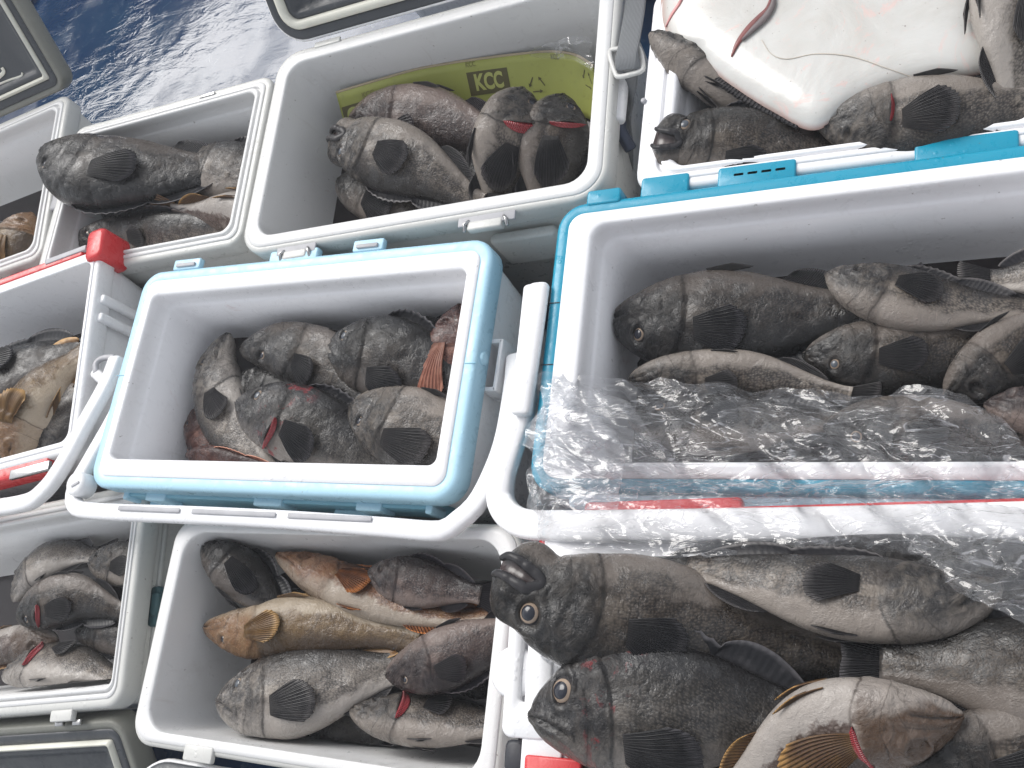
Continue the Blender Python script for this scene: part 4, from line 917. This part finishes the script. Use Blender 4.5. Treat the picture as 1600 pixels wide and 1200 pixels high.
fish('black fish lying left of the yellow-brown one in the red-cornered cooler', [(-40, 740), (-5, 680), (30, 640), (75, 600)], z-.075, 80, 'L', 'B5', 'dark', roll=0, seed=50, iris=False, pec=None)
z = zr('B1')
fish('tan fish curled against the right wall of the cooler at the left edge', [(50, 335), (35, 365), (20, 400), (0, 440)], z-.06, 44, 'R', 'B1', 'tan', roll=0, seed=51, iris=False, pec=(.4, 0, .2, 0), name='greenling')
fish('dark fish beside the tan one in the cooler at the left edge', [(-40, 370), (0, 380), (30, 395), (60, 420)], z-.07, 62, 'U', 'B1', 'dark', roll=0, seed=52, iris=False, pec=None)
z = zr('B10')
fish('biggest black fish, open-jawed head raised over the cooler corner, round gold-ringed eye', [(778, 893), (880, 950), (1040, 975), (1190, 1005), (1340, 1030)], [z+.075, z+.06, z+.035, z+.015, z+.0], 180, 'D', None, 'black', roll=2, seed=53, gape=10, eye=.034, pec=(.40, .28, .19, 6), res=1.7, pelvic=False, tail=False)
fish('brown fish facing right with pale belly lying along the top rim, lower right cooler', [(1562, 915), (1460, 938), (1310, 930), (1170, 902), (1075, 882)], [z+.035, z+.05, z+.05, z+.045, z+.03], 122, 'U', None, 'grey', roll=-16, seed=54, iris=False, eye=.02, pec=(.39, .08, .19, 2), res=1.4, tail=False)
fish('grey fish with large pale-ringed eye and blood streaks behind its head', [(832, 1118), (940, 1105), (1090, 1110), (1290, 1130)], [z+.055, z+.05, z+.045, z+.03], 196, 'U', None, 'blood', roll=3, seed=55, eye=.037, pec=(.36, -.55, .2, -3), res=1.7, pelvic=False, dorsal=1.3)
fish('brown and white fish facing right with fan-shaped golden-brown pectoral fin', [(1500, 1118), (1420, 1132), (1280, 1150), (1120, 1260)], [z+.08, z+.08, z+.07, z+.05], 150, 'D', None, 'brown', roll=-28, seed=56, iris=False, gill=(-.3, .6, .05), pec=(.31, .05, .33, 0), res=1.5, name='greenling')
fish('smooth dark grey fish leaving the frame at the right, tail to the left', [(1900, 1080), (1720, 1068), (1560, 1048), (1375, 1032)], z+.05, 185, 'U', None, 'black', roll=-12, seed=57, pec=None, res=1.2, tl=.14)
fish('scaly fish with black pectoral fin in the lower right corner of the photo', [(1420, 1195), (1520, 1180), (1680, 1170), (1850, 1165)], z+.055, 140, 'D', None, 'black', roll=-14, seed=58, iris=False, pec=(.30, .2, .22, 0), res=1.2)
fish('black fish under the heap by the near side of the red-banded cooler', [(900, 1010), (1050, 1040), (1250, 1060), (1480, 1090)], z-.02, 140, 'U', None, 'dark', roll=0, seed=59, iris=False, pec=None)
fish('dark fish under the brown one by the top rim of the red-banded cooler', [(1700, 880), (1500, 895), (1250, 892), (1000, 890)], z+.015, 105, 'U', None, 'dark', roll=0, seed=60, iris=False, pec=None, tail=False)
fish('dark fish at the bottom edge between the blood-streaked and brown fish', [(880, 1230), (1000, 1220), (1150, 1215), (1350, 1225)], z-.0, 120, 'U', None, 'dark', roll=0, seed=61, iris=False, pec=None)
for o in [x for x in C.objects if x.name.startswith(('rockfish', 'greenling')) and x.parent is None]: o['group'] = 'fish lying in the coolers'
# ------------------------------------------------------------------ white flatfish, blind side up
def flat_mat():
    m = NT('flatfish_white_skin'); tc = m.n('TexCoord').outputs['Object']; um = m.n('UVMap', uv_map='UVMap').outputs[0]
    sp = m.n('SeparateXYZ'); m.l(um, sp.inputs[0])
    n1 = m.noise(tc, 10, 5, .6, .5); n2 = m.noise(tc, 60, 6, .7)
    c = m.mix(m.ramp(n1, .35, .7), (.58, .575, .55), (.50, .485, .45)); 
    pk = m.math('MULTIPLY', m.ramp(m.noise(tc, 14, 6, .7, 2.5), .57, .66), .45); c = m.mix(pk, c, (.72, .45, .40))
    c = m.mix(m.ramp(sp.outputs[0], .06, .0, 0, .85), c, (.45, .28, .24))
    c = m.mix(m.ramp(m.noise(tc, 300, 2), .73, .77, 0, .7), c, (.12, .08, .06))
    m.l(c, m.b.inputs['Base Color']); m.b.inputs['Roughness'].default_value = .3
    m.b.inputs['Coat Weight'].default_value = .3; m.b.inputs['Coat Roughness'].default_value = .12
    m.b.inputs['Subsurface Weight'].default_value = .08; m.b.inputs['Subsurface Radius'].default_value = (.01, .004, .003)
    m.l(m.bump(n2, .25, .001, m.bump(n1, .5, .004)), m.b.inputs['Normal']); return m.mat
def flatfish():
    z = zr('B4')
    out = [(1030, 8), (1040, 58), (1075, 82), (1110, 112), (1150, 142), (1205, 176), (1272, 204), (1335, 168), (1400, 142), (1470, 126), (1545, 112), (1562, 50), (1565, -40), (1500, -170), (1300, -240), (1120, -190), (1045, -80)]
    pts = []
    n = len(out)
    for i in range(n):
        for k in range(8):
            t = k/8; a, b, c, d = [Vector(out[(i+q-1) % n]) for q in range(4)]
            pts.append(.5*((2*b)+(c-a)*t+(2*a-5*b+4*c-d)*t*t+(3*b-a-3*c+d)*t**3))
    N = len(pts); cx, cy = 1310, -10
    c0 = P(cx, cy, z+.03); root = empty('flatfish', c0); tag(root, 'big white flatfish lying blind side up, pink-streaked, across the other fish', 'fish', 'fish lying in the coolers')
    V, Fc, UV = [], [], []; ring = [0, .004, .02, .05, .1, .18, .3, .45, .62, .8, .94]
    for q in ring:
        for p in pts:
            u, v = p.x+(cx-p.x)*q, p.y+(cy-p.y)*q
            zz = z-.002+.020*(1-(1-min(1, q/.30))**2.4)**.8+.0010*noise.noise(Vector((u*.010, v*.010, 0)))+.0004*noise.noise(Vector((u*.06, v*.06, 3)))
            V.append(P(u, v, zz)-c0); UV.append((q, 0))
    V.append(P(cx, cy, z+.0185)-c0); UV.append((1, 0))
    for i in range(len(ring)-1):
        for j in range(N): k = (j+1) % N; Fc.append((i*N+j, i*N+k, (i+1)*N+k, (i+1)*N+j))
    for j in range(N): Fc.append(((len(ring)-1)*N+j, (len(ring)-1)*N+(j+1) % N, len(V)-1))
    nb = len(V)      # dark underside
    for i, p in enumerate(pts):
        u, v = p.x+(cx-p.x)*.05, p.y+(cy-p.y)*.05; V.append(P(u, v, z-.016)-c0); UV.append((0, 0))
    for j in range(N): k = (j+1) % N; Fc.append((nb+j, nb+k, k, j))
    Fc.append(tuple(range(nb, nb+N)))
    mk('body', V, Fc, flat_mat(), root, uvs={'UVMap': UV})
    # fringe fins along the lower edges
    for (a, b) in ((10, 46), (50, 84)):
        g, uvg = [], []
        for i in range(a, b):
            p = pts[i]; q = Vector((p.x-cx, p.y-cy)).normalized(); wv = 8*math.sin((i-a)/(b-a)*math.pi)**.6*(1+.25*(i % 2))
            g.append([P(p.x-q.x*3, p.y-q.y*3, z+.000)-c0, P(p.x+q.x*wv*.5, p.y+q.y*wv*.5, z+.001)-c0, P(p.x+q.x*wv, p.y+q.y*wv, z-.003)-c0]); uvg += [((i-a)/20, 0), ((i-a)/20, .5), ((i-a)/20, 1)]
        o = mk('fringe_fin', [x for r in g for x in r], [(i*3+j, i*3+j+1, (i+1)*3+j+1, (i+1)*3+j) for i in range(len(g)-1) for j in range(2)], KINDS['grey']['f'], root, uvs={'UVMap': uvg})
        md = o.modifiers.new('thickness', 'SOLIDIFY'); md.thickness = .0015; md.offset = 0
    def zat(u, v): # approximate skin height
        best = 9
        for p in pts[::2]:
            d = Vector((u-p.x, v-p.y)).length; best = min(best, d/(d+Vector((u-cx, v-cy)).length))
        return z-.002+.020*(1-(1-min(1, best/.30))**2.4)**.8
    def ribbon(nm, lst, wid, mat, lift=.0015, hh=.0012):
        pth = crom([P(u, v, zat(u, v)+lift)-c0 for u, v in lst], 30)[0]; b = MB()
        b.tube(pth, lambda t: max(.0004, wid*math.sin(min(1, t*.92+.06)*math.pi)**.8), hh, n=10, power=2); b.build(nm, mat, root)
    ribbon('mouth', [(1143, 88), (1152, 68), (1168, 46), (1185, 28), (1200, 12), (1206, -10)], .0045, simple('flatfish_mouth', (.22, .06, .055), .3, var=.6, bump=.3))
    ribbon('lip', [(1160, 62), (1178, 44), (1196, 26), (1207, 8), (1210, -12)], .005, simple('flatfish_lip', (.16, .13, .13), .4, var=.5), .003, .002)
    ribbon('lateral_line', [(1190, 62), (1205, 84), (1230, 92), (1275, 84), (1330, 88), (1390, 108), (1440, 126)], .0007, simple('lateral_line', (.52, .47, .40), .4), .0008, .0004)
    ribbon('gill_slit', [(1040, 42), (1050, 22), (1062, 4), (1070, -16)], .0025, simple('pink_flesh', (.62, .25, .24), .35, var=.4), .0008, .001)
    md = [(1222, 22), (1240, 14), (1256, 16), (1266, 30), (1274, 44), (1268, 54), (1252, 54), (1236, 42)]
flatfish()
# ------------------------------------------------------------------ printed board against the far wall
def board():
    z = zr('B3'); top = [(525, 146), (585, 128), (650, 110), (705, 100), (760, 92), (810, 86), (862, 82), (900, 88), (926, 104)]
    def edge(a):
        x = a*(len(top)-1); i = min(len(top)-2, int(x)); t = x-i; A = [Vector(top[max(0, min(len(top)-1, i+q))]) for q in (-1, 0, 1, 2)]
        a_, b_, c_, d_2 = A; return .5*((2*b_)+(c_-a_)*t+(2*a_-5*b_+4*c_-d_2)*t*t+(3*b_-a_-3*c_+d_2)*t**3)
    def pt(a, b, off=0):
        e = edge(a); B_ = BX['B3']
        A0 = P(e.x, e.y, z-.062-.03*a); A1 = P(e.x+26-12*a, e.y+96, z-.145)
        p = A0.lerp(A1, b); n = Vector((0, -.75, .66)); return p+n*off
    c0 = pt(.5, .5); root = empty('printed_board', c0); tag(root, 'yellow-green printed packing board leaning against the far wall behind fish', 'board')
    m = NT('olive_card'); tc = m.n('TexCoord').outputs['Object']; n1 = m.noise(tc, 18, 6, .65)
    c = m.mix(n1, (.36, .39, .085), (.27, .29, .06)); c = m.mix(m.ramp(m.noise(tc, 90, 5, .7), .55, .75, 0, .35), c, (.17, .18, .05))
    m.l(c, m.b.inputs['Base Color']); m.b.inputs['Roughness'].default_value = .5; m.l(m.bump(n1, .3, .002), m.b.inputs['Normal'])
    NA, NB = 60, 8; V = []; Fc = []
    for sd in (0, -.0035):
        for i in range(NA+1):
            for j in range(NB+1): V.append(pt(i/NA, j/NB, sd)-c0)
    o_ = (NA+1)*(NB+1)
    for i in range(NA):
        for j in range(NB):
            a = i*(NB+1)+j; Fc.append((a, a+1, a+NB+2, a+NB+1)); Fc.append((o_+a, o_+a+NB+1, o_+a+NB+2, o_+a+1))
        a = i*(NB+1); Fc.append((a, a+NB+1, o_+a+NB+1, o_+a)); a += NB; Fc.append((a, o_+a, o_+a+NB+1, a+NB+1))
    for j in range(NB): Fc.append((j, o_+j, o_+j+1, j+1)); a = NA*(NB+1)+j; Fc.append((a, a+1, o_+a+1, o_+a))
    mk('card', V, Fc, m.mat, root)
    b = MB(); b.tube([pt(i/60, -.01, -.0017)-c0 for i in range(61)], .0022, .0018, n=8); b.build('cut_edge', simple('raw_card_edge', (.40, .33, .22), .7, var=.4), root)
    ink = simple('print_ink', (.085, .075, .02), .6, var=.3); inkl = simple('print_reverse', (.40, .42, .12), .55, var=.2)
    LEN = (P(926, 104, z-.09)-P(525, 146, z-.06)).length; HT = (pt(.5, 0)-pt(.5, 1)).length
    def mapped(nm, vs, fs, mat, ca, cb, off, rot=0.):
        o = mk(nm, [pt(ca+(x*math.cos(rot)-y*math.sin(rot))/LEN, cb-(x*math.sin(rot)+y*math.cos(rot))/HT, off)-c0 for x, y in vs], fs, mat, root, smooth=False); return o
    def textmesh(s, size, bold=.0):
        cu = bpy.data.curves.new('t', 'FONT'); cu.body = s; cu.size = size; cu.offset = bold; cu.align_x = 'CENTER'; cu.align_y = 'CENTER'; cu.space_character = .98; cu.resolution_u = 4
        o = bpy.data.objects.new('t', cu); C.objects.link(o); dg = bpy.context.evaluated_depsgraph_get(); me = bpy.data.meshes.new_from_object(o.evaluated_get(dg))
        vs = [(v.co.x*.78, v.co.y*1.12) for v in me.vertices]; fs = [tuple(p.vertices) for p in me.polygons]; bpy.data.objects.remove(o); bpy.data.meshes.remove(me); bpy.data.curves.remove(cu); return vs, fs
    def rect(w, h, n=10):
        vs = []; fs = []
        for i in range(n+1): vs += [(-w/2+w*i/n, -h/2), (-w/2+w*i/n, h/2)]
        for i in range(n): fs.append((2*i, 2*i+2, 2*i+3, 2*i+1))
        return vs, fs
    for (ca, cb, cut) in ((.495, .36, None), (.045, .42, 'l')):
        w_ = .068; vs, fs = rect(w_, .036)
        if cut: vs = [(max(x, -.016), y) for x, y in vs]
        mapped('print_block', vs, fs, ink, ca, cb, .0006)
        vs, fs = textmesh('KCC', .030, .0012)
        if cut:
            keep = [f for f in fs if all(vs[i][0] > -.014 for i in f)]; fs = keep
        mapped('lettering', vs, fs, inkl, ca, cb, .0010)
    tri = [(90, 30), (210, 30), (330, 30)]
    for (ca, cb, sc) in ((.672, .50, 1.0), (.93, .30, 1.1)):
        for k in range(3):
            a0 = math.radians(90+120*k); r = .013*sc; q = []
            p1 = Vector((r*math.cos(a0+.35), r*math.sin(a0+.35))); p2 = Vector((r*math.cos(a0+2.094-.35), r*math.sin(a0+2.094-.35))); d = (p2-p1).normalized(); nn = Vector((-d.y, d.x)); t = .0009
            vs = [p1-nn*t, p2-d*.005-nn*t, p2-d*.005-nn*t*3.5, p2, p2-d*.005+nn*t*3.5, p2-d*.005+nn*t, p1+nn*t]
            mapped('print_arrow', [tuple(v) for v in vs], [tuple(range(7))], ink, ca, cb, .0007)
    for (ca, cb) in ((.44, .02), (.10, .12), (.76, .04)):
        vs, fs = textmesh('KCC', .010, .0002); mapped('faint_print', vs, fs, simple('faint_ink', (.20, .20, .05), .6), ca, cb+.03, .0007)
board()
# ------------------------------------------------------------------ clear plastic
def film_mat(name='clear_film', dens=.07, gl=.20):
    m = NT(name); t = m.t; tc = m.n('TexCoord').outputs['Object']
    t.nodes.remove(m.b)
    tr = m.n('BsdfTransparent'); tr.inputs[0].default_value = (.985, .985, .99, 1)
    gls = m.n('BsdfGlossy'); gls.inputs['Roughness'].default_value = .07
    df = m.n('BsdfDiffuse'); df.inputs[0].default_value = (.75, .76, .8, 1); tl_ = m.n('BsdfTranslucent'); tl_.inputs[0].default_value = (.75, .76, .8, 1)
    mp = m.n('Mapping'); mp.inputs['Rotation'].default_value = (0, 0, .55); mp.inputs['Scale'].default_value = (1, 2.6, 1); m.l(tc, mp.inputs[0])
    n1 = m.noise(mp.outputs[0], 9, 3, .5, 2.2); n2 = m.noise(mp.outputs[0], 26, 3, .5, 1.6)
    rid = m.ramp(m.math('ABSOLUTE', m.math('SUBTRACT', n1, .5)), .0, .030, 1, 0)
    rid2 = m.ramp(m.math('ABSOLUTE', m.math('SUBTRACT', n2, .5)), 0, .035, 1, 0)
    hgt = m.math('ADD', m.math('MULTIPLY', rid, .8), m.math('MULTIPLY', rid2, .15))
    nb = m.bump(hgt, .35, .0025); nb = m.bump(n1, .35, .008, nb)
    for x in (gls, df): m.l(nb, x.inputs['Normal'])
    lw = m.n('LayerWeight'); lw.inputs['Blend'].default_value = gl; m.l(nb, lw.inputs['Normal'])
    ms = m.n('MixShader'); ms.inputs[0].default_value = .5; m.l(df.outputs[0], ms.inputs[1]); m.l(tl_.outputs[0], ms.inputs[2])
    m1 = m.n('MixShader'); m.l(m.math('ADD', dens, m.math('MULTIPLY', m.math('MULTIPLY', rid, m.ramp(n2, .35, .6)), .34)), m1.inputs[0]); m.l(tr.outputs[0], m1.inputs[1]); m.l(ms.outputs[0], m1.inputs[2])
    m2 = m.n('MixShader'); m.l(m.math('MULTIPLY_ADD', lw.outputs['Fresnel'], 1.6, .05), m2.inputs[0]); m.l(m1.outputs[0], m2.inputs[1]); m.l(gls.outputs[0], m2.inputs[2])
    m.l(m2.outputs[0], m.out.inputs['Surface']); return m.mat
FILM = film_mat(); FILM2 = film_mat('thick_folded_film', .26, .3)
def film(nm, left, right, label=None, zf=None, n=(190, 90), amp=.008, seed=0, parent=None, c0=None, mat=None):
    """sheet between an upper edge and a lower edge, both lists of (u, v, z)"""
    a, _ = crom([Vector(p) for p in left], n[0]); b_, _ = crom([Vector(p) for p in right], n[0]); V = []
    c0 = c0 or P(a[n[0]//2].x, a[n[0]//2].y, a[n[0]//2].z)
    for i in range(n[0]+1):
        for j in range(n[1]+1):
            t = j/n[1]; q = a[i].lerp(b_[i], t); u, v = q.x, q.y
            zz = q.z + (zf(t) if zf else 0)
            s1 = noise.noise(Vector((u*.012+seed, v*.020, seed))); s2 = noise.noise(Vector((u*.03+v*.02, v*.05-u*.01, seed+4))); s3 = noise.noise(Vector((u*.09+v*.03, v*.10, seed+8)))
            p1, p2 = (u*.82+v*.57), (v*.82-u*.57); wx = 14*s1
            vd, _v = noise.voronoi(Vector(((p1+wx)*.0042+seed, (p2+wx)*.0145, seed))); cr = min(.6, vd[1]-vd[0])
            vd2, _v = noise.voronoi(Vector(((u*.9-v*.4)*.010+seed, (v*.9+u*.4)*.026, seed+2))); cr2 = min(.6, vd2[1]-vd2[0])
            zz += amp*(3.4*cr-1.1+.45*cr2)+.22*amp*(1.2*(1-abs(s1)*2.6)+.7*(1-abs(s2)*2.4)+.3*(1-2*abs(s3)))-.3*amp
            ed = 1-min(1, t*7); u += 7*ed*noise.noise(Vector((u*.03, v*.04, seed+1))); v += 16*ed*noise.noise(Vector((u*.017, 1.5, seed+2)))
            ed = 1-min(1, (1-t)*7); v += 14*ed*noise.noise(Vector((u*.02, 5.5, seed+2)))
            ed = 1-min(1, i/n[0]*12); u += 22*ed*noise.noise(Vector((.3, v*.025, seed+3)))
            u += 5*s2; v += 5*s1+4*noise.noise(Vector((u*.05, 3, seed)))
            V.append(P(u, v, zz)-c0)
    m_ = n[1]+1; Fc = [(i*m_+j, i*m_+j+1, (i+1)*m_+j+1, (i+1)*m_+j) for i in range(n[0]) for j in range(n[1])]
    o = mk(nm, V, Fc, mat or FILM, parent)
    if not parent: o.location = c0
    return o, c0
z7 = zr('B7')
bag = empty('plastic_bag', P(1200, 720, z7)); tag(bag, 'crumpled clear plastic draped over the near rim of the teal cooler', 'plastic bag')
c0 = bag.location.copy()
film('sheet', [(848, 592, z7+.015), (920, 588, z7-.0), (1010, 590, z7-.025), (1100, 600, z7-.03), (1200, 606, z7-.03), (1330, 612, z7-.03), (1440, 606, z7-.025), (1530, 640, z7-.02), (1620, 700, z7-.01)],
     [(828, 790, z7+.02), (900, 790, z7+.02), (1000, 795, z7+.02), (1100, 800, z7+.025), (1200, 800, z7+.025), (1330, 805, z7+.03), (1440, 800, z7+.03), (1530, 800, z7+.03), (1640, 800, z7+.03)], parent=bag, c0=c0, zf=lambda t: .016*math.sin(t*math.pi), amp=.009, seed=1)
film('loose_flap', [(846, 600, z7+.03), (880, 596, z7+.03), (960, 620, z7+.02), (1020, 680, z7+.02), (1080, 730, z7+.03), (1200, 745, z7+.03), (1400, 742, z7+.03), (1620, 760, z7+.03)],
     [(822, 800, z7+.02), (862, 858, z7+.075), (960, 866, z7+.078), (1060, 864, z7+.078), (1150, 872, z7+.08), (1300, 868, z7+.08), (1440, 862, z7+.08), (1640, 862, z7+.08)], parent=bag, c0=c0, amp=.005, seed=5, zf=lambda t: .02*math.sin(t*math.pi))
film('loose_flap', [(850, 600, z7+.035), (900, 620, z7+.035), (950, 660, z7+.035), (980, 700, z7+.035)], [(824, 700, z7+.03), (850, 760, z7+.03), (900, 800, z7+.035), (960, 830, z7+.045)], parent=bag, c0=c0, amp=.012, seed=9, n=(60, 50), mat=FILM2)
film('loose_flap', [(1380, 800, z7+.075), (1460, 810, z7+.075), (1540, 820, z7+.08), (1640, 830, z7+.09)], [(1440, 880, z7+.085), (1500, 930, z7+.12), (1560, 960, z7+.13), (1640, 980, z7+.14)], parent=bag, c0=c0, amp=.006, seed=12, n=(50, 30))
z3 = zr('B3')
o, _ = film('plastic_bag', [(820, 88, z3-.05), (850, 66, z3-.045), (890, 62, z3-.045), (925, 66, z3-.05)], [(830, 92, z3-.065), (856, 90, z3-.065), (890, 92, z3-.065), (925, 108, z3-.07)], amp=.010, seed=3, n=(50, 20)); tag(o, 'small wisp of clear plastic behind the yellow-green board', 'plastic bag')
z10 = zr('B10')
o, _ = film('plastic_bag', [(842, 1000, z10+.012), (870, 1030, z10+.015), (900, 1060, z10+.02)], [(846, 1035, z10+.010), (862, 1075, z10+.012), (890, 1090, z10+.018)], amp=.006, seed=7, n=(40, 24)); tag(o, 'scrap of wet clear plastic between the two biggest fish heads', 'plastic bag')

# ------------------------------------------------------------------ thin haze volume added in place of lens fog
hv = []
for zz_ in (-1.0, 2.6):
    for (x_, y_) in ((-5, -4), (5, -4), (5, 7), (-5, 7)): hv.append((x_, y_, zz_))
hm_ = bpy.data.materials.new('haze'); hm_.use_nodes = True; ht = hm_.node_tree; ht.nodes.remove(ht.nodes['Principled BSDF'])
pv = ht.nodes.new('ShaderNodeVolumePrincipled'); pv.inputs['Color'].default_value = (.93, .95, 1, 1); pv.inputs['Density'].default_value = .017; pv.inputs['Anisotropy'].default_value = .0
ht.links.new(pv.outputs[0], ht.nodes['Material Output'].inputs['Volume'])
ho = mk('haze', hv, [(3, 2, 1, 0), (4, 5, 6, 7), (0, 1, 5, 4), (1, 2, 6, 5), (2, 3, 7, 6), (3, 0, 4, 7)], hm_, smooth=False); tag(ho, kind='stuff')
